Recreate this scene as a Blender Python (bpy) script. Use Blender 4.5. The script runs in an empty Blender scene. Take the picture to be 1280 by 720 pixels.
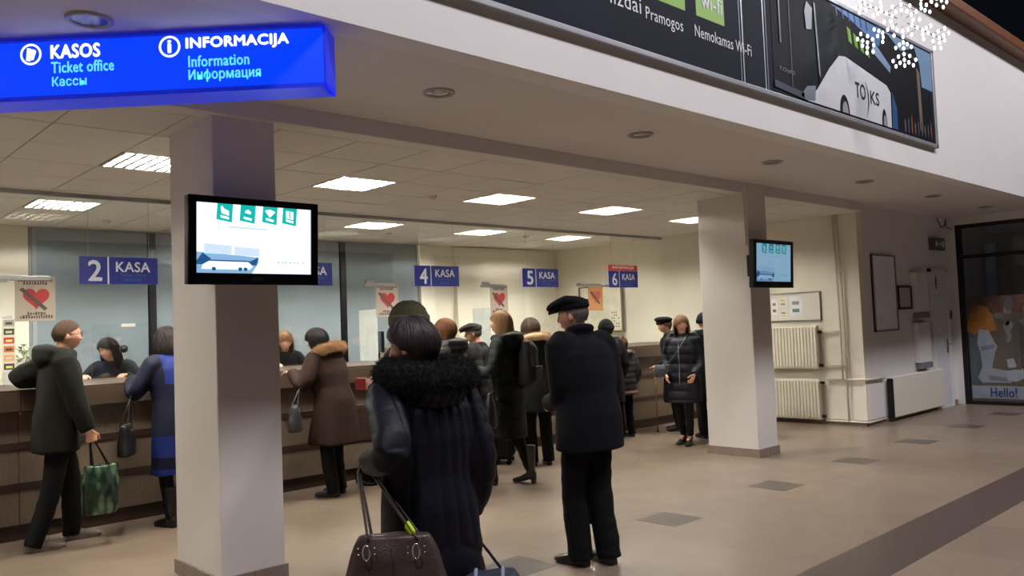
import bpy, bmesh, math, random
import numpy as np
from mathutils import Vector, Matrix, noise

random.seed(7)
rng = np.random.default_rng(7)
scene = bpy.context.scene
COL = scene.collection
R = math.radians
PI = math.pi

# ------------------------------------------------------------------ camera
cam_d = bpy.data.cameras.new('camera')
cam = bpy.data.objects.new('camera', cam_d)
COL.objects.link(cam)
scene.camera = cam
yaw, pit, rol = R(46.909), R(2.686), R(-2.231)
F = Vector((math.cos(yaw) * math.cos(pit), math.sin(yaw) * math.cos(pit), math.sin(pit)))
r0 = F.cross(Vector((0, 0, 1))).normalized()
u0 = r0.cross(F)
rr = r0 * math.cos(rol) + u0 * math.sin(rol)
uu = -r0 * math.sin(rol) + u0 * math.cos(rol)
cam.matrix_world = Matrix(((rr.x, uu.x, -F.x, 0), (rr.y, uu.y, -F.y, 0), (rr.z, uu.z, -F.z, 1.58), (0, 0, 0, 1)))
cam_d.sensor_width = 36
cam_d.lens = 1029.83 / 1280 * 36
cam_d.clip_start = 0.05
cam_d.clip_end = 200

# ------------------------------------------------------------------ world, lights, exposure
w = bpy.data.worlds.new('world')
scene.world = w
w.use_nodes = True
w.node_tree.nodes['Background'].inputs[0].default_value = (0.5, 0.55, 1.0, 1)
w.node_tree.nodes['Background'].inputs[1].default_value = 0.006
scene.view_settings.view_transform = 'Standard'
scene.view_settings.look = 'None'
scene.view_settings.gamma = 1
scene.view_settings.use_curve_mapping = False
scene.view_settings.exposure = 0.0
ATRIUM_W = 285
HALL_L = 122.0
for ak, ax in enumerate((-1.5, 3.5, 8.5, 13.5)):
    ld = bpy.data.lights.new('atrium_lamp_%d_offscreen' % (ak + 1), 'AREA')
    ld.shape = 'DISK'
    ld.size = 1.0
    ld.energy = ATRIUM_W
    ld.color = (.98, 0.95, 1.0)
    lo = bpy.data.objects.new('atrium_lamp_%d_offscreen' % (ak + 1), ld)
    lo.location = (ax, 0.0, 7.9)
    COL.objects.link(lo)


# ------------------------------------------------------------------ helpers
def lin(c):
    return tuple((x / 255 / 12.92 if x / 255 <= 0.04045 else ((x / 255 + 0.055) / 1.055) ** 2.4) for x in c)


MATS = {}


def mat(name, c, rough=0.6, metal=0.0, var=0.08, vs=8.0, bump=0.0, bs=60.0, emit=0.0, ecol=None, spec=0.5, stretch=None, coat=0.0, sheen=0.0):
    if name in MATS:
        return MATS[name]
    m = bpy.data.materials.new(name)
    m.use_nodes = True
    nt = m.node_tree
    b = nt.nodes['Principled BSDF']
    rgb = lin(c)
    b.inputs['Roughness'].default_value = rough
    b.inputs['Metallic'].default_value = metal
    b.inputs['Specular IOR Level'].default_value = spec
    if coat:
        b.inputs['Coat Weight'].default_value = coat
        b.inputs['Coat Roughness'].default_value = 0.1
    if sheen:
        b.inputs['Sheen Weight'].default_value = sheen
    tc = nt.nodes.new('ShaderNodeTexCoord')
    mp = nt.nodes.new('ShaderNodeMapping')
    nt.links.new(tc.outputs['Object'], mp.inputs[0])
    if stretch:
        mp.inputs['Scale'].default_value = stretch
    nz = nt.nodes.new('ShaderNodeTexNoise')
    nz.inputs['Scale'].default_value = vs
    nz.inputs['Detail'].default_value = 4
    nt.links.new(mp.outputs[0], nz.inputs['Vector'])
    mx = nt.nodes.new('ShaderNodeMix')
    mx.data_type = 'RGBA'
    nt.links.new(nz.outputs['Fac'], mx.inputs[0])
    mx.inputs[6].default_value = tuple(max(0, x * (1 - var * 2)) for x in rgb) + (1,)
    mx.inputs[7].default_value = tuple(min(1, x * (1 + var * 2)) for x in rgb) + (1,)
    nt.links.new(mx.outputs[2], b.inputs['Base Color'])
    if bump:
        nb = nt.nodes.new('ShaderNodeTexNoise')
        nb.inputs['Scale'].default_value = bs
        nb.inputs['Detail'].default_value = 5
        nt.links.new(mp.outputs[0], nb.inputs['Vector'])
        bp = nt.nodes.new('ShaderNodeBump')
        bp.inputs['Strength'].default_value = bump
        bp.inputs['Distance'].default_value = 0.01
        nt.links.new(nb.outputs['Fac'], bp.inputs['Height'])
        nt.links.new(bp.outputs[0], b.inputs['Normal'])
    if emit:
        b.inputs['Emission Color'].default_value = (lin(ecol) if ecol else rgb) + (1,)
        b.inputs['Emission Strength'].default_value = emit
    MATS[name] = m
    return m


def glass_mat(name, tint=(1, 1, 1), ior=1.45, rough=0.0):
    if name in MATS:
        return MATS[name]
    m = bpy.data.materials.new(name)
    m.use_nodes = True
    nt = m.node_tree
    nt.nodes.remove(nt.nodes['Principled BSDF'])
    out = nt.nodes['Material Output']
    t = nt.nodes.new('ShaderNodeBsdfTransparent')
    t.inputs[0].default_value = tint + (1,)
    g = nt.nodes.new('ShaderNodeBsdfGlossy')
    g.inputs['Roughness'].default_value = rough
    lw = nt.nodes.new('ShaderNodeLayerWeight')
    lw.inputs[0].default_value = 0.5
    pw = nt.nodes.new('ShaderNodeMath')
    pw.operation = 'POWER'
    pw.inputs[1].default_value = 5
    nt.links.new(lw.outputs['Facing'], pw.inputs[0])
    f = nt.nodes.new('ShaderNodeMapRange')
    f0 = ((ior - 1) / (ior + 1)) ** 2
    f.inputs[3].default_value = f0
    f.inputs[4].default_value = 1
    nt.links.new(pw.outputs[0], f.inputs[0])
    x = nt.nodes.new('ShaderNodeMixShader')
    nt.links.new(f.outputs[0], x.inputs[0])
    nt.links.new(t.outputs[0], x.inputs[1])
    nt.links.new(g.outputs[0], x.inputs[2])
    nt.links.new(x.outputs[0], out.inputs[0])
    MATS[name] = m
    return m


class MB:
    def __init__(s):
        s.v, s.f = [], []

    def add(s, vs, fs):
        o = len(s.v)
        s.v += [tuple(p) for p in vs]
        s.f += [tuple(i + o for i in f) for f in fs]
        return s

    def box(s, x0, x1, y0, y1, z0, z1):
        return s.add([(x0, y0, z0), (x1, y0, z0), (x1, y1, z0), (x0, y1, z0), (x0, y0, z1), (x1, y0, z1), (x1, y1, z1), (x0, y1, z1)],
                     [(0, 3, 2, 1), (4, 5, 6, 7), (0, 1, 5, 4), (1, 2, 6, 5), (2, 3, 7, 6), (3, 0, 4, 7)])

    def rings(s, rs, close=True):
        """rs: list of rings, equally long, closed around; capped ends"""
        n = len(rs[0])
        vs = [p for r in rs for p in r]
        fs = []
        for k in range(len(rs) - 1):
            for i in range(n):
                j = (i + 1) % n
                fs.append((k * n + i, k * n + j, (k + 1) * n + j, (k + 1) * n + i))
        if close:
            fs.append(tuple(reversed(range(n))))
            fs.append(tuple((len(rs) - 1) * n + i for i in range(n)))
        return s.add(vs, fs)

    def tube(s, pts, rad, n=10, up=None, round_end=False, flat=1.0):
        pts = [Vector(p) for p in pts]
        if not hasattr(rad, '__len__'):
            rad = [rad] * len(pts)
        rad = list(rad)
        if round_end:
            d0 = (pts[0] - pts[1]).normalized()
            d1 = (pts[-1] - pts[-2]).normalized()
            r0_, r1_ = rad[0], rad[-1]
            pts = [pts[0] + d0 * r0_ * .95, pts[0] + d0 * r0_ * .6] + pts + [pts[-1] + d1 * r1_ * .6, pts[-1] + d1 * r1_ * .95]
            rad = [r0_ * .3, r0_ * .78] + rad + [r1_ * .78, r1_ * .3]
        rs = []
        a = None
        for i, p in enumerate(pts):
            t = (pts[min(i + 1, len(pts) - 1)] - pts[max(i - 1, 0)])
            t = t.normalized() if t.length > 1e-9 else Vector((0, 0, 1))
            if a is None:
                a = Vector(up) if up else (Vector((0, 0, 1)) if abs(t.z) < .9 else Vector((1, 0, 0)))
            a = (a - t * a.dot(t))
            a = a.normalized() if a.length > 1e-6 else t.orthogonal().normalized()
            b = t.cross(a)
            rs.append([tuple(p + a * (math.cos(2 * PI * k / n) * rad[i]) + b * (math.sin(2 * PI * k / n) * rad[i] * flat)) for k in range(n)])
        return s.rings(rs)

    def cyl(s, c, r, h, axis='z', n=20, r2=None):
        c = Vector(c)
        d = {'x': Vector((1, 0, 0)), 'y': Vector((0, 1, 0)), 'z': Vector((0, 0, 1))}[axis] if isinstance(axis, str) else Vector(axis).normalized()
        return s.tube([c, c + d * h], [r, r if r2 is None else r2], n)

    def ell(s, c, rx, ry, rz, n=16, m=10, M=None):
        rs = []
        for k in range(m + 1):
            t = PI * (k + .02) / (m + .04)
            ring = []
            for i in range(n):
                a = 2 * PI * i / n
                p = Vector((rx * math.sin(t) * math.cos(a), ry * math.sin(t) * math.sin(a), -rz * math.cos(t)))
                if M is not None:
                    p = M @ p
                ring.append(tuple(Vector(c) + p))
            rs.append(ring)
        return s.rings(rs)

    def prism(s, pts, o, ex, ey, d):
        """flat polygon pts (a,b) laid at o + a*ex + b*ey, extruded by vector d"""
        o, ex, ey, d = Vector(o), Vector(ex), Vector(ey), Vector(d)
        n = len(pts)
        bot = [o + ex * a + ey * b for a, b in pts]
        top = [p + d for p in bot]
        return s.add(bot + top, [tuple(reversed(range(n))), tuple(range(n, 2 * n))] + [(i, (i + 1) % n, n + (i + 1) % n, n + i) for i in range(n)])

    def xf(s, M):
        s.v = [tuple(M @ Vector(p)) for p in s.v]
        return s

    def mesh(s, name, fix=True):
        me = bpy.data.meshes.new(name)
        me.from_pydata(s.v, [], s.f)
        if fix:
            bm = bmesh.new()
            bm.from_mesh(me)
            bmesh.ops.recalc_face_normals(bm, faces=bm.faces)
            bm.to_mesh(me)
            bm.free()
        return me


def link(name, me, m, parent=None, smooth=False):
    o = bpy.data.objects.new(name, me)
    COL.objects.link(o)
    if m is not None and not me.materials:
        me.materials.append(m)
    if parent is not None:
        o.parent = parent
    if smooth:
        me.polygons.foreach_set('use_smooth', [True] * len(me.polygons))
    return o


def obj(name, mb, m, parent=None, smooth=False, bevel=0.0):
    o = link(name, mb.mesh(name), m, parent, smooth)
    if bevel:
        bv = o.modifiers.new('bevel', 'BEVEL')
        bv.width = bevel
        bv.segments = 2
        bv.limit_method = 'ANGLE'
    return o


def tag(o, label, cat, group=None):
    o['label'] = label
    o['category'] = cat
    if group:
        o['group'] = group
    return o


def thing(name, label, cat, loc=(0, 0, 0), rz=0.0, group=None):
    o = bpy.data.objects.new(name, None)
    o.empty_display_size = 0.1
    COL.objects.link(o)
    o.location = loc
    o.rotation_euler = (0, 0, rz)
    return tag(o, label, cat, group)


def struct(o, label=None):
    o['kind'] = 'structure'
    if label:
        o['label'] = label
    return o


def sbox(name, m, b, label=None, bevel=0.0):
    return struct(obj(name, MB().box(*b), m, None, False, bevel), label)


def copy_tree(o, parent=None):
    c = o.copy()
    COL.objects.link(c)
    c.parent = parent
    for ch in list(o.children):
        copy_tree(ch, c)
    return c


def text_mesh(body, w=None, h=None, bold=0.0, ext=0.0):
    """mesh of the lettering in the xy plane, lower left at the origin"""
    cu = bpy.data.curves.new('lettering', 'FONT')
    cu.body = body
    cu.size = 1
    cu.extrude = ext
    cu.resolution_u = 3
    cu.space_character = 1.06
    t = bpy.data.objects.new('lettering', cu)
    COL.objects.link(t)
    dg = bpy.context.evaluated_depsgraph_get()
    me = bpy.data.meshes.new_from_object(t.evaluated_get(dg))
    bpy.data.objects.remove(t)
    bpy.data.curves.remove(cu)
    n = len(me.vertices)
    co = np.zeros(n * 3)
    me.vertices.foreach_get('co', co)
    co = co.reshape(-1, 3)
    lo, hi = co.min(0), co.max(0)
    co[:, :2] -= lo[:2]
    sx = sy = None
    if w:
        sx = w / (hi[0] - lo[0])
    if h:
        sy = h / (hi[1] - lo[1])
    sx = sx or sy
    sy = sy or sx
    co[:, 0] *= sx
    co[:, 1] *= sy
    me.vertices.foreach_set('co', co.ravel())
    if bold:
        hh = co[:, 1].max()
        bm = bmesh.new()
        for kz, (dx, dy) in enumerate(((-1, 0), (1, 0), (0, 1), (0, -1))):
            m2 = me.copy()
            m2.transform(Matrix.Translation((dx * bold * hh, dy * bold * hh, kz * .0004)))
            bm.from_mesh(m2)
            bpy.data.meshes.remove(m2)
        bm.to_mesh(me)
        bm.free()
    return me


def text(name, body, m, parent, o, ex, ey, w=None, h=None, bold=0.0, ext=0.0):
    me = text_mesh(body, w, h, bold, ext)
    ex, ey = Vector(ex).normalized(), Vector(ey).normalized()
    ez = ex.cross(ey)
    M = Matrix((ex, ey, ez)).transposed().to_4x4()
    M.translation = Vector(o)
    me.transform(M)
    return link(name, me, m, parent)


# ------------------------------------------------------------------ materials of the place
M_ceil = mat('ceiling_tile_white', (222, 219, 212), .9, var=.03, vs=30, bump=.15, bs=220)
M_grid = mat('ceiling_grid_grey', (150, 142, 128), .6)
M_soff = mat('soffit_paint', (214, 209, 206), .85, var=.02, vs=2)
M_white = mat('white_paint', (222, 218, 216), .75, var=.02, vs=2, bump=.05, bs=90)
M_cream = mat('cream_paint', (228, 222, 206), .8, var=.03, vs=1.5)
M_pillar = mat('pillar_paint', (218, 212, 206), .7, var=.025, vs=2, bump=.04, bs=80)
M_plinth = mat('plinth_stone', (136, 120, 108), .5, var=.12, vs=40)
M_darktile = mat('dark_floor_tile', (84, 74, 67), .32, var=.12, vs=60)
M_band = mat('dark_floor_band', (80, 68, 64), .32, var=.10, vs=50)
M_wood = mat('handrail_wood', (112, 68, 42), .45, var=.2, vs=6, stretch=(1, 12, 12))
M_counter = mat('counter_laminate', (108, 92, 78), .5, var=.16, vs=40, stretch=(1, 1, .25))
M_counter2 = mat('counter_top_laminate', (78, 62, 50), .42, var=.2, vs=60)
M_strip = mat('counter_dark_batten', (54, 36, 28), .45, var=.2, vs=12, stretch=(1, 8, 8))
M_metal = mat('brushed_metal', (170, 168, 165), .35, metal=.9, var=.05)
M_darkmetal = mat('dark_metal', (30, 30, 34), .4, metal=.5)
M_black = mat('black_plastic', (12, 12, 16), .3, var=.05)
M_blackm = mat('black_matt', (16, 16, 18), .7)
M_glass = glass_mat('clear_glass', (.975, .985, .98), 1.68)
M_blue = mat('sign_blue', (20, 32, 122), .4, var=.02)
M_signw = mat('sign_white_letter', (222, 226, 232), .5, var=.01)
M_signd = mat('sign_dim_letter', (58, 96, 138), .5, var=.01)
M_red = mat('sign_red', (190, 44, 40), .5, var=.02)
M_paper = mat('paper_white', (222, 218, 208), .8, var=.02)
M_rad = mat('radiator_enamel', (228, 222, 206), .35, var=.01)
M_pipe = mat('pipe_paint', (214, 204, 186), .5, var=.02)
M_blind = mat('grey_blind_fabric', (134, 145, 153), .8, var=.03, vs=2)


def floor_mat():
    m = bpy.data.materials.new('floor_stone')
    m.use_nodes = True
    nt = m.node_tree
    b = nt.nodes['Principled BSDF']
    tc = nt.nodes.new('ShaderNodeTexCoord')
    br = nt.nodes.new('ShaderNodeTexBrick')
    br.offset = 0.0
    br.inputs['Scale'].default_value = 1.0
    br.inputs['Brick Width'].default_value = 0.83
    br.inputs['Row Height'].default_value = 0.83
    br.inputs['Mortar Size'].default_value = 0.003
    br.inputs['Color1'].default_value = lin((131, 115, 100)) + (1,)
    br.inputs['Color2'].default_value = lin((123, 108, 94)) + (1,)
    br.inputs['Mortar'].default_value = lin((114, 100, 87)) + (1,)
    nt.links.new(tc.outputs['Object'], br.inputs['Vector'])
    n1 = nt.nodes.new('ShaderNodeTexNoise')
    n1.inputs['Scale'].default_value = 90
    n1.inputs['Detail'].default_value = 6
    nt.links.new(tc.outputs['Object'], n1.inputs['Vector'])
    rp = nt.nodes.new('ShaderNodeMapRange')
    rp.inputs[3].default_value = .82
    rp.inputs[4].default_value = 1.16
    nt.links.new(n1.outputs['Fac'], rp.inputs[0])
    mx = nt.nodes.new('ShaderNodeMix')
    mx.data_type = 'RGBA'
    mx.blend_type = 'MULTIPLY'
    mx.inputs[0].default_value = 1
    nt.links.new(br.outputs['Color'], mx.inputs[6])
    nt.links.new(rp.outputs[0], mx.inputs[7])
    nt.links.new(mx.outputs[2], b.inputs['Base Color'])
    n2 = nt.nodes.new('ShaderNodeTexNoise')
    n2.inputs['Scale'].default_value = 3
    nt.links.new(tc.outputs['Object'], n2.inputs['Vector'])
    r2 = nt.nodes.new('ShaderNodeMapRange')
    r2.inputs[3].default_value = .26
    r2.inputs[4].default_value = .42
    nt.links.new(n2.outputs['Fac'], r2.inputs[0])
    nt.links.new(r2.outputs[0], b.inputs['Roughness'])
    b.inputs['Specular IOR Level'].default_value = .4
    return m


# ------------------------------------------------------------------ structure
fl = sbox('floor', floor_mat(), (-5, 20, -6, 11.2, -0.1, 0), 'beige stone floor of the station hall')
o = obj('dark_floor_band', MB().box(-5, 20, 2.165, 2.59, -.02, .0015), M_band, fl)
o['label'] = 'dark stone band running along the floor'
tile_me = MB().box(-.185, .185, -.185, .185, -.02, .0015).mesh('dark_floor_tile')
for k in range(-3, 9):
    t = link('dark_floor_tile', tile_me, M_darktile, fl)
    t.location = (5.41 + 1.665 * k, 4.05, 0)

# hall ceiling of square panels
G = 0.63
GX0, GY0, NX, NY = 2.08 - G * 6, 5.16, 20, 9
LIGHT_COLS = [3, 6, 9, 12, 15, 18]
LIGHT_ROWS = [2, 6]
light_cells = {(i, j) for i in LIGHT_COLS for j in LIGHT_ROWS}
ce = MB()
ce.box(-1.8, 11.44, 5.02, 11.0, 3.09, 3.12)
ce.box(-1.8, 11.44, 5.02, GY0, 3.0, 3.0905)
ce.box(-1.8, 11.44, GY0 + NY * G, 11.0, 3.0, 3.0905)
ce.box(GX0 + NX * G, 11.44, GY0, GY0 + NY * G, 3.0, 3.0905)
ce.box(-1.8, GX0, GY0, GY0 + NY * G, 3.0, 3.09)
ceil = struct(obj('ceiling', ce, M_ceil), 'suspended ceiling of square white panels over the ticket counters')
gm = MB()
for i in range(NX + 1):
    gm.box(GX0 + i * G - .009, GX0 + i * G + .009, GY0, GY0 + NY * G, 3.004, 3.02)
for j in range(NY + 1):
    gm.box(GX0, GX0 + NX * G, GY0 + j * G - .009, GY0 + j * G + .009, 3.0045, 3.02)
obj('ceiling_grid', gm, M_grid, ceil)
panel_me = MB().box(-G / 2 + .006, G / 2 - .006, -G / 2 + .006, G / 2 - .006, 0, .012).mesh('ceiling_panel')
for i in range(NX):
    for j in range(NY):
        if (i, j) in light_cells:
            continue
        p = link('ceiling_panel', panel_me, M_ceil, ceil)
        p.location = (GX0 + (i + .5) * G, GY0 + (j + .5) * G, 3.0 + random.uniform(-.0012, .0012))

# soffit under the balcony, balcony front, beam
sbox('ceiling_soffit', M_soff, (-1.8, 15.2, 3.48, 4.985, 3.12, 3.3), 'plain painted soffit under the balcony')
sbox('ceiling_corridor', M_soff, (11.44, 15.2, 4.985, 5.25, 3.12, 3.3), 'plain soffit over the corridor wall')
sbox('trim_1', M_soff, (-1.8, 11.44, 4.985, 5.02, 3.0, 3.125), 'beam edge between soffit and panel ceiling')
sbox('wall_balcony', M_white, (-1.8, 18, 3.46, 3.64, 3.118, 5.10), 'white balcony front above the hall')
sbox('trim_2', M_wood, (-1.8, 18, 3.28, 3.72, 5.10, 5.24), 'brown wooden handrail on top of the balcony front', .02)
sbox('ceiling_atrium', mat('atrium_ceiling_grey', (120, 120, 126), .9), (-5, 20, -6, 9.1, 9.0, 9.1))

# walls
sbox('wall_left', M_cream, (-1.9, -1.8, 3.46, 11.2, 0, 3.12))
sbox('wall_back', M_cream, (-1.8, 11.5, 11.0, 11.1, 0, 3.09), 'cream back wall of the ticket office')
sbox('wall_back_recess', M_cream, (8.92, 10.98, 10.9, 10.995, 0, 2.98), 'wall panel at the back of the ticket office')
sbox('wall_radiators', M_cream, (11.44, 11.6, 5.1, 11.1, 0, 3.12), 'cream wall with radiators at the end of the counters')
sbox('wall_corridor', M_white, (11.6, 14.9, 5.1, 5.25, 0, 3.12), 'white corridor wall with board and door')
sbox('wall_shop', M_white, (14.9, 15.1, 4.98, 5.25, 0, 3.12))
sbox('wall_shop_upper', M_white, (14.9, 15.1, -1.0, 4.98, 2.99, 3.12))
sbox('baseboard_radiators', M_plinth, (11.425, 11.44, 5.085, 8.6, 0, .08))
sbox('baseboard_corridor', M_plinth, (11.425, 14.88, 5.085, 5.1, 0, .08))


# pillars
def pillar(x0, x1, y0, y1, label):
    p = struct(obj('pillar', MB().box(x0, x1, y0, y1, 0, 3.12), M_pillar, None, False, .008), label)
    # stone skirting: slabs around the foot
    sk = .016
    for (a, b, c, d) in ((x0 - sk, x0, y0 - sk, (y0 + y1) / 2 - .0015), (x0 - sk, x0, (y0 + y1) / 2 + .0015, y1 + sk), (x1, x1 + sk, y0 - sk, y1 + sk),
                         (x0, (x0 + x1) / 2 - .0015, y0 - sk, y0), ((x0 + x1) / 2 + .0015, x1, y0 - sk, y0), (x0, x1, y1, y1 + sk)):
        obj('plinth_slab', MB().box(a, b, c, d, 0, .095), M_plinth, p, False, .003)
    return p


PL = pillar(2.17, 2.60, 5.05, 5.76, 'square white pillar carrying the large bright television')
PR = pillar(8.35, 8.77, 4.97, 5.63, 'square white pillar beside the cream radiator wall')
obj('cable_duct', MB().box(8.335, 8.35, 4.99, 5.015, 2.4, 3.0), M_pipe, PR)

# back wall dressing of the ticket office: grey blinds with dark posts
wn = struct(obj('window_1', MB().box(2.47, 8.15, 10.985, 11.0, .3, 2.985), mat('window_frame_grey', (120, 126, 130), .6)), 'wide back window with grey blinds')
for (a, b) in ((2.50, 3.82), (3.92, 5.25), (5.27, 6.66), (6.78, 8.12)):
    obj('blind', MB().box(a, b, 10.965, 10.985, .3, 2.97), M_blind, wn)
for a in (3.83, 6.67):
    obj('window_post', MB().box(a, a + .09, 10.94, 10.985, .3, 2.97), M_black, wn)
sbox('trim_3', M_cream, (8.15, 8.35, 10.9, 11.0, 0, 2.99))

# ------------------------------------------------------------------ ticket counter
YC, YF, YG = 7.72, 7.62, 8.47          # panel plane, front of the top, glass plane
CX0, CX1 = -1.75, 11.40
ct = thing('ticket_counter', 'long brown laminate ticket counter with dark wooden battens', 'counter', (4.8, YC, 0))


def cbox(name, m, b, bevel=0.0):
    x0, x1, y0, y1, z0, z1 = b
    return obj(name, MB().box(x0 - 4.8, x1 - 4.8, y0 - YC, y1 - YC, z0, z1), m, ct, False, bevel)


xs = [CX0] + [1.65 + 1.9 * k for k in range(-1, 5)] + [CX1]
cbox('carcass_board', M_strip, (CX0, CX1, YC + .031, YC + .05, .0, 1.2))
cbox('plinth', M_strip, (CX0, CX1, YC + .03, YC + .031, 0, .13))
for a, b in zip(xs[:-1], xs[1:]):
    for z0, z1 in ((.13, .41), (.465, .735), (.795, 1.06)):
        cbox('front_panel', M_counter, (a + .003, b - .003, YC, YC + .03, z0, z1))
    for z0, z1 in ((.41, .465), (.735, .795)):
        cbox('batten', M_strip, (a, b, YC - .012, YC + .03, z0, z1), .003)
    cbox('counter_edge', M_counter2, (a + .002, b - .002, YF, YF + .03, 1.05, 1.205), .004)
    cbox('counter_top', M_counter2, (a + .002, b - .002, YF, 8.82, 1.205, 1.225), .003)
for k in range(5):
    a = 1.65 + 1.9 * k + 1.25
    cbox('upright_board', M_strip, (a, a + .28, YC - .008, YC + .03, .465, .735))

# glass screen: one top-level pane per window
joints = [-1.7, -.2, 1.66, 3.55, 5.55, 7.42, 9.32, 11.42]
for k, (a, b) in enumerate(zip(joints[:-1], joints[1:])):
    g = struct(obj('window_%d' % (k + 2), MB().box(a + .004, b - .004, YG, YG + .01, 1.226, 2.965), M_glass))
    if k:
        obj('glass_clamp', MB().box(a - .04, a + .07, YG - .012, YG + .02, 2.155, 2.205), M_metal, g)
sbox('trim_4', M_metal, (-1.75, 11.44, YG - .02, YG + .03, 2.962, 3.0), 'metal head rail of the glass screen')
# partition panels between the clerks' places
for a in (1.78, 3.67, 5.67, 7.54, 9.44):
    p = obj('partition_panel', MB().box(a - .008, a + .008, YG + .03, YG + .42, 1.225, 1.86), mat('partition_white', (226, 230, 226), .5), None, False, .004)
    tag(p, 'white partition board standing on the counter behind the glass', 'partition', 'white boards between the clerks')


# ------------------------------------------------------------------ ceiling lights
def ceiling_light():
    t = thing('ceiling_light', 'square louvred ceiling light with glowing white cells', 'ceiling light', (0, 0, 3.0), 0, 'louvred lights in the panel ceiling')
    h = G / 2 - .012
    fr = MB()
    fr.box(-h, h, -h, h, .085, .088)
    for (a, b, c, d) in ((-h, h, -h, -h + .012), (-h, h, h - .012, h), (-h, -h + .012, -h, h), (h - .012, h, -h, h)):
        fr.box(a, b, c, d, -.002, .086)
    obj('housing', fr, mat('light_housing_white', (225, 222, 215), .4), t)
    for q in range(4):
        y = -h + .012 + (2 * h - .024) * (q + .5) / 4
        obj('tube', MB().cyl((-h + .03, y, .042), .013, 2 * h - .06, 'x', 10), mat('lamp_tube_glow', (255, 250, 238), .4, emit=HALL_L * 4.2, ecol=(255, 251, 240)), t, True)
    lv = mat('louvre_bright_metal', (112, 108, 100), .45, metal=.3, var=.01)
    for q in range(5):
        y = -h + .012 + (2 * h - .024) * q / 4
        obj('long_blade', MB().box(-h + .012, h - .012, y - .005, y + .005, .001, .020), lv, t)
    for q in range(8):
        x = -h + .012 + (2 * h - .024) * q / 7
        obj('cross_blade', MB().box(x - .013, x + .013, -h + .012, h - .012, 0, .0195), lv, t)
    return t


off_lights = []
first = None
for j in LIGHT_ROWS:
    for i in LIGHT_COLS:
        if first is None:
            first = ceiling_light()
            t = first
        else:
            t = copy_tree(first)
        t.location = (GX0 + (i + .5) * G, GY0 + (j + .5) * G, 3.0)
        nx_ = ['before sign two', 'level with sign two', 'level with sign three', 'level with sign four', 'level with sign five', 'level with sign six'][LIGHT_COLS.index(i)]
        t['label'] = ('square louvred ceiling light in front of the glass, ' if j == LIGHT_ROWS[0]
                      else 'square louvred ceiling light behind the glass, ') + nx_
        if i == LIGHT_COLS[0]:
            off_lights.append(t)
        t['group'] = 'lights in front of the glass' if j == LIGHT_ROWS[0] else 'lights behind the glass'

for nm_, t in zip(('front', 'rear'), off_lights):
    t.name = 'ceiling_light_%s_offscreen' % nm_
    for q, c in enumerate([c for c in t.children if c.name.startswith('tube')]):
        c.name = 'tube_%s_%d_offscreen' % (nm_, q + 1)

# unlit round downlights in the soffit
M_dl = mat('downlight_ring', (168, 160, 156), .4)
dl0 = None
for k in range(7):
    if dl0 is None:
        dl0 = thing('soffit_downlight', 'unlit round downlight let into the soffit', 'downlight', (0, 0, 3.12), 0, 'unlit downlights in a row along the soffit')
        rg = MB()
        n = 28
        prof = [(.105, 0.0), (.105, -.012), (.098, -.016), (.082, -.012), (.078, 0.0)]
        vs = [(r * math.cos(2 * PI * i / n), r * math.sin(2 * PI * i / n), z) for r, z in prof for i in range(n)]
        fs = [(k2 * n + i, k2 * n + (i + 1) % n, (k2 + 1) * n + (i + 1) % n, (k2 + 1) * n + i) for k2 in range(len(prof) - 1) for i in range(n)]
        rg.add(vs, fs)
        obj('ring', rg, M_dl, dl0, True)
        obj('reflector', MB().cyl((0, 0, -.006), .08, .004, 'z', 28), mat('downlight_dull_reflector', (120, 114, 112), .25, metal=.4), dl0)
        t = dl0
    else:
        t = copy_tree(dl0)
    t.location = (1.2 + 2.1 * k, 4.15, 3.12)
    if k == 0:
        t['label'] = 'unlit round downlight in the soffit just above the blue light box sign'
    else:
        t['label'] = 'unlit round downlight let into the bare soffit beyond the blue sign'

# smoke detectors
for (x, y) in ((5.35, 6.9), (6.85, 9.9), (3.6, 9.0), (9.0, 9.25), (3.1, 10.2)):
    t = thing('smoke_detector', 'small round smoke detector on the ceiling ' + ('in front of the glass' if y < YG else 'behind the glass'), 'smoke detector', (x, y, 3.0), 0, 'smoke detectors on the panel ceiling')
    obj('base', MB().cyl((0, 0, -.014), .05, .016, 'z', 18), M_paper, t)
    obj('sensor_head', MB().cyl((0, 0, -.044), .026, .03, 'z', 18, .042), M_paper, t, True)


# ------------------------------------------------------------------ blue light box sign
E1 = Vector((.707, -.707, 0))           # along the sign, towards the balcony front
N1 = Vector((-.707, -.707, 0))          # its face looks at the entrance
SGL = 2.35
base = Vector((2.085, 3.50, 2.79))      # lower right front corner
sg = thing('light_box_sign', 'glowing blue hanging sign for ticket office and information', 'sign', tuple(base))
H_S = .305
box = MB()
for a0, a1, b0, b1, d0, d1 in ((-SGL, 0, 0, .022, -.18, 0), (-SGL, 0, H_S - .012, H_S, -.18, 0), (-.012, 0, 0, H_S, -.18, 0), (-SGL, -SGL + .012, 0, H_S, -.18, 0), (-SGL, 0, 0, H_S, -.185, -.178)):
    q = [E1 * a + Vector((0, 0, b)) + N1 * d for d in (d0, d1) for b in (b0, b1) for a in (a0, a1)]
    box.add(q, [(0, 1, 3, 2), (4, 6, 7, 5), (0, 4, 5, 1), (2, 3, 7, 6), (0, 2, 6, 4), (1, 5, 7, 3)])
obj('casing', box, mat('sign_casing_blue', (30, 50, 210), .35, emit=.35, ecol=(20, 50, 255)), sg)
fc = MB().prism([(-SGL + .012, .022), (-.012, .022), (-.012, H_S - .012), (-SGL + .012, H_S - .012)], (0, 0, 0), E1, (0, 0, 1), N1 * -.012)
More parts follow.
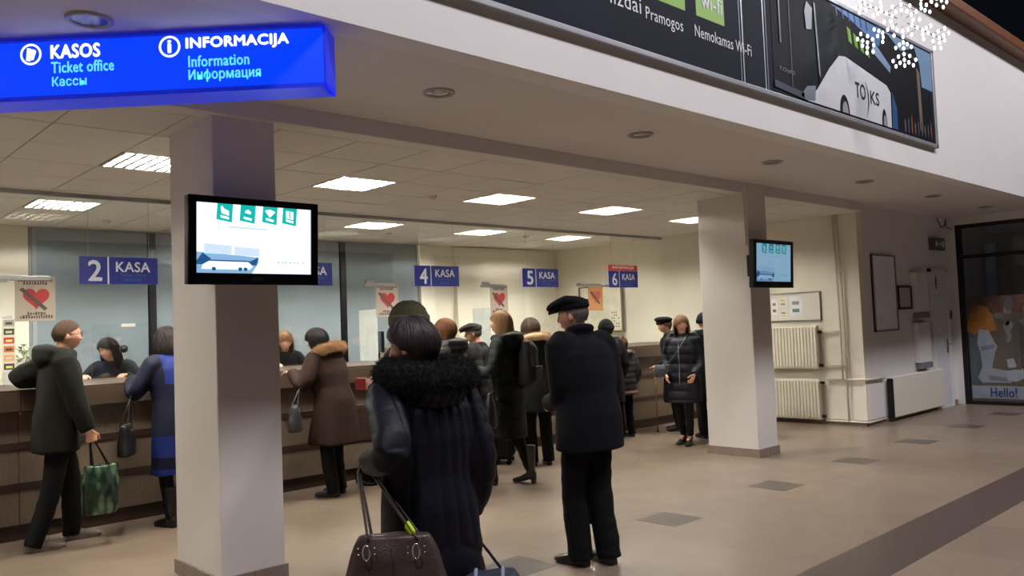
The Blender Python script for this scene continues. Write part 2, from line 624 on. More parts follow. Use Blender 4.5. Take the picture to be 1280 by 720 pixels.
obj('lit_face', fc, mat('sign_face_glow', (6, 40, 200), .4, emit=1.0, ecol=(0, 62, 255), var=.0), sg)
for a in (-.3, -2.0):
    obj('hanger', MB().box(-.02, .02, -.02, .02, 0, .03).xf(Matrix.Translation(E1 * a + N1 * -.09 + Vector((0, 0, H_S - .002)))), M_darkmetal, sg)
M_lw = mat('sign_letter_glow_white', (250, 252, 255), .5, emit=1.3, ecol=(240, 248, 255), var=0)
M_lc = mat('sign_letter_glow_cyan', (120, 240, 240), .5, emit=.85, ecol=(110, 235, 225), var=0)
off = N1 * .002


def stext(name, s, m, a, b, w_, h_, bold):
    text(name, s, m, sg, E1 * a + Vector((0, 0, b)) + off, E1, (0, 0, 1), w_, h_, bold, .001)


# a = metres from the right edge of the face (photo scale 0.00385 m per pixel)
stext('lettering_information', 'INFORMACIJA', M_lw, -.692, .208, .51, .066, .045)
stext('lettering_information_english', 'Information', M_lc, -.682, .128, .302, .056, .02)
stext('lettering_information_russian', 'Информация', M_lc, -.682, .052, .358, .062, .02)
stext('lettering_tickets', 'KASOS', M_lw, -1.372, .206, .245, .066, .045)
stext('lettering_tickets_english', 'Ticket office', M_lc, -1.372, .132, .315, .056, .02)
stext('lettering_tickets_russian', 'Кассы', M_lc, -1.368, .066, .172, .046, .02)


def ring_on_sign(a, b, ro, ri, name):
    m_ = MB()
    n = 32
    vs = []
    for r in (ro, ri):
        for i in range(n):
            vs.append(E1 * (a + r * math.cos(2 * PI * i / n)) + Vector((0, 0, b + r * math.sin(2 * PI * i / n))) + off)
    m_.add(vs, [(i, (i + 1) % n, n + (i + 1) % n, n + i) for i in range(n)])
    obj(name, m_, M_lw, sg)


ring_on_sign(-.775, .236, .054, .043, 'information_ring')
stext('information_letter', 'i', M_lw, -.784, .206, .016, .06, .04)
ring_on_sign(-1.475, .232, .054, .043, 'ticket_ring')
tk = MB()
tk.prism([(-.022, -.03), (.0, -.035), (.006, .028), (-.016, .032)], E1 * -1.477 + Vector((0, 0, .232)) + off, E1, (0, 0, 1), N1 * .0008)
tk.prism([(.004, -.03), (.016, -.028), (.03, .016), (.014, .026), (.006, .02)], E1 * -1.477 + Vector((0, 0, .232)) + off, E1, (0, 0, 1), N1 * .0008)
obj('ticket_symbol', tk, M_lw, sg)


# ------------------------------------------------------------------ televisions on the pillars
def television(loc, tilt, label, on, rz=0.0):
    t = thing('television', label, 'television', loc, rz)
    W, Hh = .85, .53
    Mt = Matrix.Rotation(R(tilt), 4, 'X')
    casing = MB().box(-W / 2, W / 2, 0, .055, -Hh / 2, Hh / 2)
    casing.box(-W / 2 + .1, W / 2 - .1, .055, .10, -Hh / 2 + .08, Hh / 2 - .08)
    obj('casing', casing.xf(Mt), M_black, t, False, .008)
    bz = MB()
    for (a, b, c, d) in ((-W / 2, W / 2, Hh / 2 - .042, Hh / 2), (-W / 2, W / 2, -Hh / 2, -Hh / 2 + .07), (-W / 2, -W / 2 + .05, -Hh / 2, Hh / 2), (W / 2 - .05, W / 2, -Hh / 2, Hh / 2)):
        bz.box(a, b, -.012, .002, c, d)
    obj('bezel', bz.xf(Mt), M_black, t, False, .004)
    sx0, sx1, sz0, sz1 = -W / 2 + .05, W / 2 - .05, -Hh / 2 + .07, Hh / 2 - .042
    scr = mat('screen_white_%s' % on, (235, 245, 255) if on == 'bright' else (170, 205, 230), .3, emit=1.25 if on == 'bright' else .55, ecol=(232, 245, 255) if on == 'bright' else (150, 200, 235), var=0)
    s = obj('screen', MB().box(sx0, sx1, -.003, -.001, sz0, sz1).xf(Mt), scr, t)
    teal = mat('screen_teal_%s' % on, (20, 190, 180), .4, emit=.85 if on == 'bright' else .4, ecol=(20, 196, 184) if on == 'bright' else (60, 170, 180), var=0)
    pale = mat('screen_pale_%s' % on, (150, 190, 230), .4, emit=.8 if on == 'bright' else .45, ecol=(150, 195, 235) if on == 'bright' else (130, 165, 215), var=0)
    deep = mat('screen_deep_%s' % on, (60, 110, 170), .4, emit=.45 if on == 'bright' else .3, ecol=(50, 120, 190), var=0)
    ex, ez = (1, 0, 0), (0, 0, 1)
    sw, sh = sx1 - sx0, sz1 - sz0

    def flat(name, pts, m, lay=1):
        pts2 = [(sx0 + a * sw, sz0 + b * sh) for a, b in pts]
        obj(name, MB().prism(pts2, (0, -.003 - .0006 * lay, 0), ex, ez, (0, -.0005, 0)).xf(Mt), m, s)

    for k, a in enumerate((.165, .36, .555, .735)):
        flat('teal_tile', [(a - .005, .80 - .03), (a + .125, .755 - .02), (a + .135, 1.0), (a + .005, 1.0)], teal)
        if k == 0:
            flat('pictogram', [(a + .04, .86), (a + .10, .83), (a + .10, .9), (a + .06, .93), (a + .045, .97), (a + .03, .95)], scr, 2)
        elif k == 1:
            flat('pictogram', [(a + .04, .89), (a + .09, .87), (a + .095, .90), (a + .07, .94), (a + .045, .92)], scr, 2)
        elif k == 2:
            flat('pictogram', [(a + .065, .84), (a + .115, .93), (a + .065, .965), (a + .02, .94)], scr, 2)
        else:
            flat('pictogram', [(a + .03, .85), (a + .10, .83), (a + .10, .95), (a + .03, .96)], scr, 2)
            flat('pictogram', [(a + .06, .85), (a + .07, .85), (a + .07, .95), (a + .06, .95)], teal, 3)
        flat('caption_bar', [(a + .03, .80), (a + .10, .775), (a + .10, .81), (a + .03, .835)], scr, 2)
    # picture of a parked coach, lower left
    flat('picture_sky', [(0, .0), (.46, 0), (.52, .16), (.52, .24), (0, .30)], pale)
    flat('picture_trees', [(0, .17), (.05, .29), (.1, .22), (.45, .18), (.52, .24), (.5, .12), (0, .12)], deep, 2)
    flat('coach_body', [(.04, .055), (.44, .055), (.47, .1), (.43, .165), (.1, .17), (.05, .12)], scr, 3)
    flat('coach_windows', [(.11, .19), (.44, .185), (.44, .235), (.12, .25)], pale, 3)
    for a in (.14, .36, .405):
        flat('coach_wheel', [(a + .018 * math.cos(q * PI / 5), .06 + .028 * math.sin(q * PI / 5)) for q in range(10)], deep, 4)
    flat('picture_roof', [(.06, .28), (.29, .27), (.29, .40), (.06, .42)], mat('screen_faint_%s' % on, (205, 225, 245), .4, emit=1.0 if on == 'bright' else .5, ecol=(206, 226, 246) if on == 'bright' else (140, 185, 225), var=0), 1)
    flat('picture_roof', [(.31, .26), (.53, .25), (.53, .37), (.31, .39)], MATS['screen_faint_%s' % on], 1)
    flat('faint_caption', [(.26, .655), (.60, .64), (.60, .67), (.26, .685)], MATS['screen_faint_%s' % on], 1)
    for a in (.69, .73, .76, .80, .84, .87, .92):
        flat('dot', [(a, .165), (a + .012, .165), (a + .012, .18), (a, .18)], deep, 2)
    text('maker_mark', 'SAMSUNG', mat('tv_mark_grey', (120, 120, 128), .4), t, Mt @ Vector((-.03, -.0125, -Hh / 2 + .03)), (1, 0, 0), Mt @ Vector((0, 0, 1)), .07, .012)
    arm = MB().box(-.05, .05, .09, .30, -.04, .04)
    arm.box(-.12, .12, .24, .262, -.12, .12)
    obj('wall_bracket', arm, M_darkmetal, t)
    return t


television((2.325, 4.79, 2.165), 3, 'large flat television with bright white picture on the nearer pillar', 'bright')
television((8.42, 4.71, 2.165), 3, 'flat television with dim blue picture on the pillar by the radiators', 'dim')


# ------------------------------------------------------------------ window number signs
def kasa_sign(num, x0, info=False):
    nm = {'2': 'two', '3': 'three', '4': 'four', '5': 'five', '6': 'six'}[num]
    t = thing('counter_sign', 'blue counter sign with white number %s and word kasa%s' % (nm, ' under a red strip' if info else ''), 'sign', (x0, YG - .02, 2.14), 0, 'numbered counter signs on the glass')
    W, Hh = .72, .265
    obj('number_panel', MB().box(0, W * .345, -.012, .0, 0, Hh), M_blue, t)
    obj('word_panel', MB().box(W * .365, W, -.012, .0, 0, Hh), M_blue, t)
    obj('divider', MB().box(W * .345, W * .365, -.011, .0, 0, Hh), M_signw, t)
    text('number', num, M_signw, t, (W * .11, -.0135, .035), (1, 0, 0), (0, 0, 1), W * .16, Hh * .72, .03)
    text('word', 'KASA', M_signw, t, (W * .455, -.0135, Hh * .46), (1, 0, 0), (0, 0, 1), W * .44, Hh * .36, .03)
    text('small_word', 'Ticket office', M_signd, t, (W * .50, -.0135, Hh * .29), (1, 0, 0), (0, 0, 1), W * .34, Hh * .12, .01)
    text('small_word', 'Касса', M_signd, t, (W * .57, -.0135, Hh * .12), (1, 0, 0), (0, 0, 1), W * .2, Hh * .11, .01)
    if info:
        obj('red_strip', MB().box(0, W, -.012, 0, Hh + .004, Hh + .092), M_red, t)
        text('red_strip_word', 'INFORMACIJA', M_signw, t, (W * .12, -.0135, Hh + .018), (1, 0, 0), (0, 0, 1), W * .76, .058, .02)
    obj('backing', MB().box(.02, W - .02, 0, .02, .02, Hh - .02), M_paper, t)
    for q in (.08, W - .08):
        obj('hanger_wire', MB().cyl((q, -.006, Hh - .01), .0018, 3.0 - 2.14 - Hh - .01 - .02, 'z', 5), M_metal, t)
    return t


for num, x in (('2', 2.32), ('3', 4.31), ('4', 6.22), ('5', 8.12), ('6', 10.0)):
    kasa_sign(num, x, num == '6')


# heart posters on the glass
def heart_pts(cx, cz, s):
    pts = []
    for i in range(36):
        a = 2 * PI * i / 36
        pts.append((cx + s * 16 * math.sin(a) ** 3 / 16, cz + s * (13 * math.cos(a) - 5 * math.cos(2 * a) - 2 * math.cos(3 * a) - math.cos(4 * a)) / 16))
    return pts


M_poster = mat('poster_pale', (166, 154, 140), .7, var=.03)
M_heart = mat('poster_heart_red', (158, 36, 38), .6, var=.05)
M_ink = mat('poster_ink', (78, 66, 60), .7)
for k, (x0, z0, w_, h_, lab, orange) in enumerate(((1.79, 1.80, .33, .40, 'beside the card stickers', 0), (3.72, 1.76, .33, .40, 'behind the nearer pillar', 0), (5.64, 1.76, .33, .40, 'next to sign number four', 0), (7.50, 1.76, .33, .40, 'below sign number five', 0), (9.52, 1.78, .34, .40, 'orange poster', 1))):
    t = thing('heart_poster', ('small orange poster with dark red heart on the glass by sign six' if orange else 'pale poster with pierced red heart on glass ' + lab), 'poster', (x0, YG - .004, z0), 0, 'heart posters on the glass')
    sh = obj('sheet', MB().box(0, w_, -.002, 0, 0, h_), mat('poster_orange', (178, 126, 80), .7) if orange else M_poster, t)
    obj('heart', MB().prism(heart_pts(w_ * .52, h_ * .54, w_ * .33), (0, -.0022, 0), (1, 0, 0), (0, 0, 1), (0, -.0006, 0)), mat('poster_heart_brown', (176, 84, 66), .6) if orange else M_heart, sh)
    ar = MB().prism([(.10, .80), (.19, .85), (.80, .32), (.72, .26)], (0, -.003, 0), (w_, 0, 0), (0, 0, h_ * .9), (0, -.0006, 0))
    obj('arrow', ar, M_ink, sh)
    if not orange:
        for q, (a, b, hh_) in enumerate(((.08, .90, .034), (.2, .83, .03), (.3, .14, .03), (.12, .06, .034))):
            # rows of short printed strokes
            rowm = MB()
            xx = a
            while xx < 1 - a:
                ww = random.uniform(.03, .06)
                rowm.box(xx * w_, (xx + ww) * w_, -.0028, -.0022, b * h_, b * h_ + hh_ * random.uniform(.6, 1))
                xx += ww + .02
            obj('printed_line', rowm, M_ink, sh)
    obj('clip_rail', MB().box(-.17, w_ * .86, -.014, .001, h_ - .03, h_ + .012), M_metal, t, False, .003)

# card stickers on the glass near the first poster
stk = thing('sticker_column', 'column of small payment card stickers below the poster on glass', 'stickers', (1.70, YG - .004, 1.36))
cols = [(150, 146, 136), (40, 60, 40), (170, 60, 60), (200, 110, 50), (206, 160, 110), (60, 60, 56)]
for k, c in enumerate(cols):
    s = obj('sticker', MB().box(0, .082, -.0015, 0, .40 - k * .078, .40 - k * .078 + .055), mat('sticker_%d' % k, c, .5), stk)
    obj('sticker_mark', MB().box(.015, .066, -.0022, -.0015, .415 - k * .078, .435 - k * .078), mat('sticker_mark_%d' % (k % 3), [(60, 60, 60), (200, 190, 160), (220, 210, 90)][k % 3], .5), s)
obj('backing_strip', MB().box(-.01, .092, 0, .001, -.01, .47), mat('sticker_backing', (204, 198, 184), .7), stk)

# speaking hole with pane on the window of sign two
t = thing('speech_panel', 'clear pane with black round speech opening on glass of window two', 'speech panel', (2.42, YG - .02, 1.226))
obj('pane', MB().box(0, .57, 0, .008, 0, .53), glass_mat('tinted_pane', (.985, .99, .99), 1.5), t)
obj('speech_hole', MB().cyl((.29, -.012, .285), .036, .03, 'y', 24), M_black, t, True)
obj('white_sticker', MB().box(.27, .40, -.003, 0, .50, .53), M_paper, t)

# map board on the glass by window six
t = thing('map_board', 'framed white map board behind the glass below sign six', 'map board', (11.40, 9.82, 1.44))
obj('board', MB().box(-.03, .0, -.5, .5, 0, .8), mat('map_paper', (224, 222, 204), .7, var=.12, vs=5), t)
fr = MB()
for (a, b, c, d) in ((-.52, -.48, -.02, .82), (.48, .52, -.02, .82), (-.52, .52, -.03, 0.005), (-.52, .52, .795, .82)):
    fr.box(-.045, -.02, a, b, c, d)
obj('frame', fr, mat('map_frame_brown', (92, 74, 58), .5), t)
lg = MB()
for i in range(4):
    for j in range(6):
        if random.random() < .8:
            lg.box(-.032, -.03, -.42 + i * .05, -.395 + i * .05, .06 + j * .05, .085 + j * .05)
obj('map_legend', lg, M_ink, t)
rd = MB()
for i in range(9):
    p0 = Vector((-.0312, random.uniform(-.2, .45), random.uniform(.1, .75)))
    pts = [p0]
    for q in range(5):
        pts.append(pts[-1] + Vector((0, random.uniform(-.08, .08), random.uniform(-.08, .08))))
    pts = [Vector((-.0312, max(-.47, min(.47, p.y)), max(.02, min(.78, p.z)))) for p in pts]
    rd.tube(pts, .0025, 4)
obj('map_roads', rd, mat('map_road_green', (150, 160, 130), .7), t)

# ------------------------------------------------------------------ advertising banner on the balcony front
YB = 3.46
bn = thing('advertising_banner', 'long dark banner with coach picture and green squares on balcony front', 'banner', (6.0, YB, 3.44))


def bflat(name, pts, m, lay, parent=None, th=.0012):
    return obj(name, MB().prism([(a - 6.0, b - 3.44) for a, b in pts], (0, -.03 - .0015 * lay, 0), (1, 0, 0), (0, 0, 1), (0, -th, 0)), m, parent or bn)


M_bd = mat('banner_navy', (18, 22, 38), .6, var=.18, vs=1.2, spec=.12)
pan = obj('panel', MB().box(-4.5, 3.86, -.03, 0, 0, 1.06), M_bd, bn)
fr = MB()
fr.box(-4.52, 3.9, -.045, 0, -.03, .008)
fr.box(-4.52, 3.9, -.045, 0, 1.055, 1.09)
fr.box(3.85, 3.9, -.045, 0, -.03, 1.09)
obj('aluminium_frame', fr, mat('banner_aluminium', (196, 198, 204), .3, metal=.6), bn, False, .004)
M_green = mat('banner_green', (122, 170, 40), .4, var=.03)
M_bw = mat('banner_white_letter', (216, 218, 224), .5, var=.01)
for a in (4.05, 4.68, 5.2):
    bflat('green_square', [(a, 3.85), (a + .38, 3.85), (a + .38, 4.2), (a, 4.2)], M_green, 0)


def btext(name, s, x, z, w_, h_, m=M_bw, bold=.0, lay=1):
    text(name, s, m, bn, (x - 6.0, -.0315 - .0015 * lay, z - 3.44), (1, 0, 0), (0, 0, 1), w_, h_, bold)


btext('word_wifi_square', 'wi-fi', 5.27, 3.93, .28, .12, bold=.02)
btext('word_entertainment', 'Pramogos', 4.58, 3.655, .44, .115)
btext('word_free_wifi', 'Nemokamas Wi-Fi', 5.17, 3.685, .79, .09)
btext('word_sockets', 'lizdai', 4.20, 3.70, .33, .11)
M_silver = mat('banner_silver_line', (200, 204, 210), .3, metal=.4)
for a in (5.79, 5.83, 6.16, 6.20):
    bflat('silver_line', [(a, 3.45), (a + .014, 3.45), (a + .014, 4.5), (a, 4.5)], M_silver if a in (5.83, 6.16) else mat('banner_grey_line', (110, 114, 126), .4), 1)
# the printed coach and the town behind it
M_coachw = mat('print_coach_white', (206, 206, 210), .35, var=.03)
M_coachd = mat('print_coach_dark', (12, 14, 20), .6, var=.1, spec=.15)
bflat('print_sky', [(8.4, 4.05), (9.84, 4.05), (9.84, 4.49), (8.4, 4.49)], mat('print_sky_blue', (110, 142, 172), .5, var=.1), 0)
bflat('print_buildings', [(6.3, 3.45), (9.84, 3.45), (9.84, 3.98), (9.74, 4.02), (9.7, 3.9), (9.55, 3.95), (9.5, 4.3), (9.38, 4.46), (9.0, 4.35), (8.7, 4.46), (6.3, 4.49)], M_coachd, 1)
bflat('print_facade', [(9.42, 3.55), (9.50, 3.55), (9.48, 4.2), (9.40, 4.25)], mat('print_facade_beige', (110, 96, 84), .5), 2)
for k in range(9):
    a = 9.0 + .09 * k
    bflat('print_street_item', [(a, 3.48 + .01 * k), (a + .02, 3.48), (a + .02, 3.6 + .05 * (k % 3)), (a, 3.62)], mat('print_street_%d' % (k % 3), [(120, 110, 100), (80, 90, 110), (150, 90, 60)][k % 3], .5), 2)
bflat('print_blue_tower', [(7.4, 4.48), (8.55, 4.48), (8.45, 4.28), (7.8, 4.42)], mat('print_tower_blue', (78, 112, 160), .4, var=.1), 2)
for k in range(6):
    a = 7.5 + .13 * k
    bflat('print_tower_rib', [(a, 4.48), (a + .03, 4.48), (a + .05, 4.39), (a + .02, 4.39)], mat('print_tower_dark', (40, 56, 96), .4), 3)
bflat('coach_glazing', [(7.10, 3.62), (7.06, 4.40), (7.22, 4.44), (8.55, 4.24), (8.70, 4.08), (8.69, 3.86), (7.66, 4.03), (7.50, 3.99)], M_coachd, 4)
bflat('coach_side', [(6.86, 3.47), (7.06, 3.61), (7.32, 3.85), (7.52, 4.0), (7.65, 4.02), (8.57, 3.9), (8.66, 3.84), (8.64, 3.47)], M_coachw, 5)
for k in range(4):
    a = 7.72 + .13 * k
    bflat('coach_green_window', [(a, 4.33 - .035 * k), (a + .075, 4.31 - .035 * k), (a + .10, 4.17 - .02 * k), (a + .03, 4.19 - .02 * k)], mat('print_window_green', (110, 150, 50), .4), 5)
bflat('coach_roof_edge', [(8.25, 4.20), (8.68, 4.05), (8.70, 4.12), (8.33, 4.30)], mat('print_roof_blue', (130, 150, 180), .4), 5)
bflat('coach_tail', [(8.66, 3.47), (8.80, 3.47), (8.80, 3.7), (8.70, 3.86)], mat('print_tail_blue', (48, 84, 128), .4), 5)
for cx in (7.58, 8.47):
    w_ = .10 if cx < 8 else .06
    bflat('coach_wheel_arch', [(cx + w_ * math.cos(q * PI / 12), 3.47 + .17 * math.sin(q * PI / 12)) for q in range(13)], M_coachd, 6)
    bflat('coach_wheel', [(cx + .01 + w_ * .6 * math.cos(q * PI / 8), 3.47 + .11 * math.sin(q * PI / 8)) for q in range(9)], mat('print_wheel_grey', (150, 150, 154), .4), 7)
bflat('coach_headlight', [(6.74, 3.50), (6.86, 3.60), (7.02, 3.63), (7.00, 3.49), (6.82, 3.47)], mat('print_headlight', (120, 124, 134), .3), 6)
bflat('coach_front_edge', [(6.30, 3.50), (6.80, 3.47), (6.80, 3.53), (6.30, 3.56)], mat('print_bumper', (70, 72, 84), .3), 6)
bflat('coach_mirror', [(6.90, 4.12), (7.0, 4.14), (7.03, 4.34), (6.93, 4.38), (6.88, 4.28)], mat('print_mirror', (150, 152, 160), .3), 6)
bflat('coach_pillar_line', [(7.10, 3.75), (7.13, 3.72), (7.09, 4.40), (7.06, 4.40)], mat('print_line_grey', (120, 124, 130), .3), 6)
bflat('coach_wiper', [(6.42, 3.9), (6.44, 3.9), (6.44, 4.3), (6.42, 4.3)], mat('print_line_grey', (120, 124, 130), .3), 6)
bflat('coach_windscreen_seam', [(6.60, 3.55), (6.606, 3.55), (6.606, 4.45), (6.60, 4.45)], mat('print_line_grey', (120, 124, 130), .3), 6)
btext('coach_name', 'TO', 7.83, 3.66, .22, .15, mat('print_letter_dark', (40, 40, 46), .4), .02, 6)
btext('coach_name', 'KS', 8.16, 3.65, .2, .13, mat('print_letter_dark', (40, 40, 46), .4), .02, 6)
bflat('coach_name_arc', [(8.06, 3.86), (8.12, 3.74), (8.12, 3.62), (8.06, 3.50), (8.10, 3.62), (8.10, 3.74)], mat('print_letter_dark', (40, 40, 46), .4), 7)
btext('coach_front_name', 'TO)KS', 6.38, 3.645, .27, .045, mat('print_line_grey', (120, 124, 130), .3), .0, 6)

# ------------------------------------------------------------------ illuminated snowflake in front of the balcony
SNOW = (7.957, 3.0, 4.31)
sf = thing('snowflake_light', 'white led snowflake decoration hanging before the balcony front', 'decoration', SNOW, R(-48))
wire = MB()
bulbs = MB()
r_arm = .44


def sp(a, r):
    return Vector((r * math.cos(a), 0, r * math.sin(a)))


for k in range(6):
    a = PI / 2 + k * PI / 3
    wire.tube([sp(a, .05), sp(a, r_arm)], .004, 5)
    for rb, lb in ((.20, .09), (.30, .13), (.37, .10)):
        for s_ in (-1, 1):
            p0 = sp(a, rb)
            p1 = p0 + sp(a + s_ * R(52), lb)
            wire.tube([p0, p1], .003, 5)
            n_b = max(2, int(lb / .045))
            for q in range(n_b):
                pp = p0.lerp(p1, (q + 1) / n_b)
                bulbs.ell(pp, .0125, .0125, .019, 6, 5)
    for q in range(7):
        pp = sp(a,   .10 + q * .055)
        bulbs.ell(pp, .0125, .0125, .019, 6, 5)
    b = a + PI / 6
    bulbs.ell(sp(b, .10), .0125, .0125, .019, 6, 5)
    bulbs.ell(sp(b, .16), .0125, .0125, .019, 6, 5)
    wire.tube([sp(a, .16), sp(a + PI / 3, .16)], .003, 5)
obj('wire_frame', wire, M_metal, sf)
o = obj('led_bulbs', bulbs, mat('led_glow', (240, 248, 255), .4, emit=5.0, ecol=(226, 240, 255)), sf)
o['kind'] = 'stuff'
obj('hanging_cable', MB().cyl((0, 0, .46), .003, 9.0 - 4.31 - .46, 'z', 5), M_darkmetal, sf)


# ------------------------------------------------------------------ radiators, boards, pipes on the right
def radiator(label, loc, W, Hh, ribs, rz):
    t = thing('radiator', label, 'radiator', loc, rz)
    # local: x along the wall, y away from the wall (negative = into the room)
    obj('body', MB().box(0, W, -.10, -.03, 0, Hh), M_rad, t, False, .008)
    if ribs:
        step = W / ribs
        rme = MB().prism([(-step * .40, 0), (-step * .26, -.018), (step * .26, -.018), (step * .40, 0)], (0, -.10, .03), (1, 0, 0), (0, 1, 0), (0, 0, Hh - .06)).mesh('rib')
        for k in range(ribs):
            rb = link('rib', rme, M_rad, t)
            rb.location.x = (k + .5) * step
    gr = MB()
    n = int(W / .03)
    for k in range(n):
        gr.box(.02 + k * (W - .04) / n, .02 + k * (W - .04) / n + .016, -.09, -.04, Hh, Hh + .006)
    obj('top_grille', gr, M_rad, t)
    for q in (.12, W - .12):
        obj('wall_bracket', MB().box(q - .02, q + .02, -.03, 0, .08, Hh - .08), M_metal, t)
    return t


R1 = radiator('upper ribbed cream radiator under the notice board', (11.435, 6.62, .80), .90, .63, 18, R(-90))
R2 = radiator('lower ribbed cream radiator standing near the floor', (11.435, 6.62, .07), .90, .58, 18, R(-90))
for rad in (R1, R2):
    for z in (.05, .53):
        rad_v = obj('valve', MB().cyl((.90, -.065, z), .022, .055, 'x', 12), M_darkmetal, rad, True)
R3 = radiator('smooth white panel radiator on the corridor wall', (12.10, 5.095, .06), 1.95, .58, 0, 0)
obj('dark_end_cap', MB().box(-.03, 0, -.105, -.025, 0, .56), M_darkmetal, R3)

pp = thing('heating_pipes', 'cream painted heating pipes running up the wall corner', 'pipes', (11.40, 5.34, 0))
for y in (0.0, .06):
    obj('riser_pipe', MB().tube([(0, y, .64 if y else .06), (0, y, 1.2), (.0, y + .005, 2.2), (0, y + .03, 3.11)], .014, 10), M_pipe, pp, True)
for z in (.65, .855, 1.33):
    obj('branch_pipe', MB().tube([(0, .0 if z < 1 else .06, z), (0, .318, z)], .012, 10), M_pipe, pp, True)
obj('corner_pipe', MB().tube([(0, 0, .65), (0, -.22, .65), (.03, -.27, .65), (.6, -.27, .64)], .014, 10), M_pipe, pp, True)
obj('floor_pipe', MB().tube([(0, .34, .06), (0, -.22, .06), (.03, -.27, .06), (.6, -.27, .06)], .014, 10), M_pipe, pp, True)

nb = thing('notice_board', 'white notice board with small papers above the radiators', 'notice board', (11.44, 5.68, 1.50))
obj('board', MB().box(-.02, 0, 0, 1.0, 0, .42), M_paper, nb)
fr = MB()
for (a, b, c, d) in ((0, 1, 0, .012), (0, 1, .408, .42), (0, .012, 0, .42), (.988, 1, 0, .42)):
    fr.box(-.03, 0, a, b, c, d)
obj('frame', fr, M_metal, nb)
for k, (y, z, w_, h_, c) in enumerate(((.28, .08, .2, .28, (226, 232, 236)), (.52, .22, .13, .14, (228, 224, 214)), (.52, .06, .13, .1, (228, 224, 214)), (.68, .10, .1, .24, (236, 236, 230)), (.82, .06, .12, .3, (230, 226, 210)))):
    s = obj('pinned_paper', MB().box(-.022, -.02, y, y + w_, z, z + h_), mat('pinned_%d' % k, c, .8), nb)
    for q in range(2):
        obj('printed_block', MB().box(-.0228, -.022, y + w_ * .25, y + w_ * .8, z + h_ * (.18 + .4 * q), z + h_ * (.36 + .4 * q)), mat('printed_block_%d' % ((k + q) % 3), [(96, 130, 120), (150, 140, 130), (210, 200, 110)][(k + q) % 3], .8), s)

wb = thing('white_board', 'tall empty framed white board on the corridor wall', 'board', (11.82, 5.1, 1.30))
obj('board', MB().box(0, .80, -.02, 0, 0, 1.12), mat('board_grey_white', (238, 242, 250), .4), wb)
fr = MB()
for (a, b, c, d) in ((0, .8, 0, .02), (0, .8, 1.1, 1.12), (0, .02, 0, 1.12), (.78, .8, 0, 1.12)):
    fr.box(a, b, -.035, 0, c, d)
obj('frame', fr, mat('board_frame', (130, 128, 134), .4, metal=.2), wb)

pf = thing('framed_notice', 'small framed notice with dark red frame on the corridor wall', 'picture frame', (12.68, 5.1, 1.61))
obj('sheet', MB().box(0, .5, -.015, 0, 0, .36), mat('notice_pinkish', (186, 176, 182), .6), pf)
fr = MB()
for (a, b, c, d) in ((0, .5, 0, .03), (0, .5, .33, .36), (0, .03, 0, .36), (.47, .5, 0, .36)):
    fr.box(a, b, -.03, 0, c, d)
obj('frame', fr, mat('notice_frame', (66, 34, 42), .4), pf)

for z, h_, lab in ((1.56, .62, 'upper'), (.78, .62, 'lower')):
    t = thing('wall_dispenser', '%s white flat cabinet with grey base on the corridor wall' % lab, 'cabinet', (13.2, 5.1, z))
    obj('body', MB().box(0, .46, -.09, 0, 0, h_), M_white, t, False, .006)
    obj('grey_base', MB().box(.04, .46, -.10, 0, -.09, 0), mat('dispenser_grey', (120, 122, 126), .5), t, False, .004)
t = tag(obj('red_sticker', MB().box(13.78, 13.90, 5.096, 5.101, 1.12, 1.37), mat('sticker_red_print', (170, 70, 70), .6, var=.4, vs=25)), 'small red printed sticker between the cabinets and the door', 'sticker')

d = struct(obj('door_1', MB().box(13.95, 14.58, 5.06, 5.1, 0, 2.2), mat('door_white', (214, 214, 216), .5)), 'white toilet door on the corridor wall')
obj('door_frame', MB().box(13.90, 13.95, 5.05, 5.1, 0, 2.25).box(14.58, 14.63, 5.05, 5.1, 0, 2.25).box(13.90, 14.63, 5.05, 5.1, 2.2, 2.25), M_white, d)
hd = MB().box(14.44, 14.49, 5.045, 5.06, .88, 1.10)
hd.tube([(14.465, 5.05, 1.02), (14.465, 5.0, 1.02), (14.36, 5.0, 1.02)], .009, 8)
obj('door_handle', hd, M_metal, d)
sgn = tag(thing('toilet_sign', 'white toilet sign with figure on the corridor door', 'sign', (14.02, 5.06, 1.86)), 'white toilet sign with figure on the corridor door', 'sign')
obj('plate', MB().box(0, .22, -.006, 0, 0, .34), M_paper, sgn)
fig = MB().ell((.11, -.0065, .265), .022, .001, .026, 14, 8)
fig.prism([(.075, .235), (.145, .235), (.15, .13), (.13, .13), (.128, .05), (.092, .05), (.09, .13), (.07, .13)], (0, -.0065, 0), (1, 0, 0), (0, 0, 1), (0, -.001, 0))
obj('figure', fig, mat('figure_grey', (70, 74, 84), .5), sgn)
ex = thing('exit_sign', 'grey emergency exit light box above the toilet door', 'exit sign', (14.05, 5.1, 2.56))
obj('casing', MB().box(0, .50, -.08, 0, 0, .20), mat('exit_casing', (80, 84, 84), .4), ex, False, .01)
obj('panel', MB().box(.03, .47, -.084, -.08, .03, .17), mat('exit_panel', (100, 108, 104), .4), ex)
fg = MB()
fg.prism([(.06, .05), (.10, .05), (.12, .09), (.16, .06), (.18, .07), (.14, .13), (.10, .15), (.08, .11)], (0, -.085, 0), (1, 0, 0), (0, 0, 1), (0, -.001, 0))
fg.prism([(.22, .09), (.30, .09), (.30, .06), (.34, .10), (.30, .14), (.30, .11), (.22, .11)], (0, -.085, 0), (1, 0, 0), (0, 0, 1), (0, -.001, 0))
fg.prism([(.37, .05), (.43, .05), (.43, .15), (.37, .15)], (0, -.085, 0), (1, 0, 0), (0, 0, 1), (0, -.001, 0))
obj('symbols', fg, M_paper, ex)
sw = thing('wall_switch', 'small grey call switch beside the shop window', 'switch', (14.75, 5.1, 1.42))
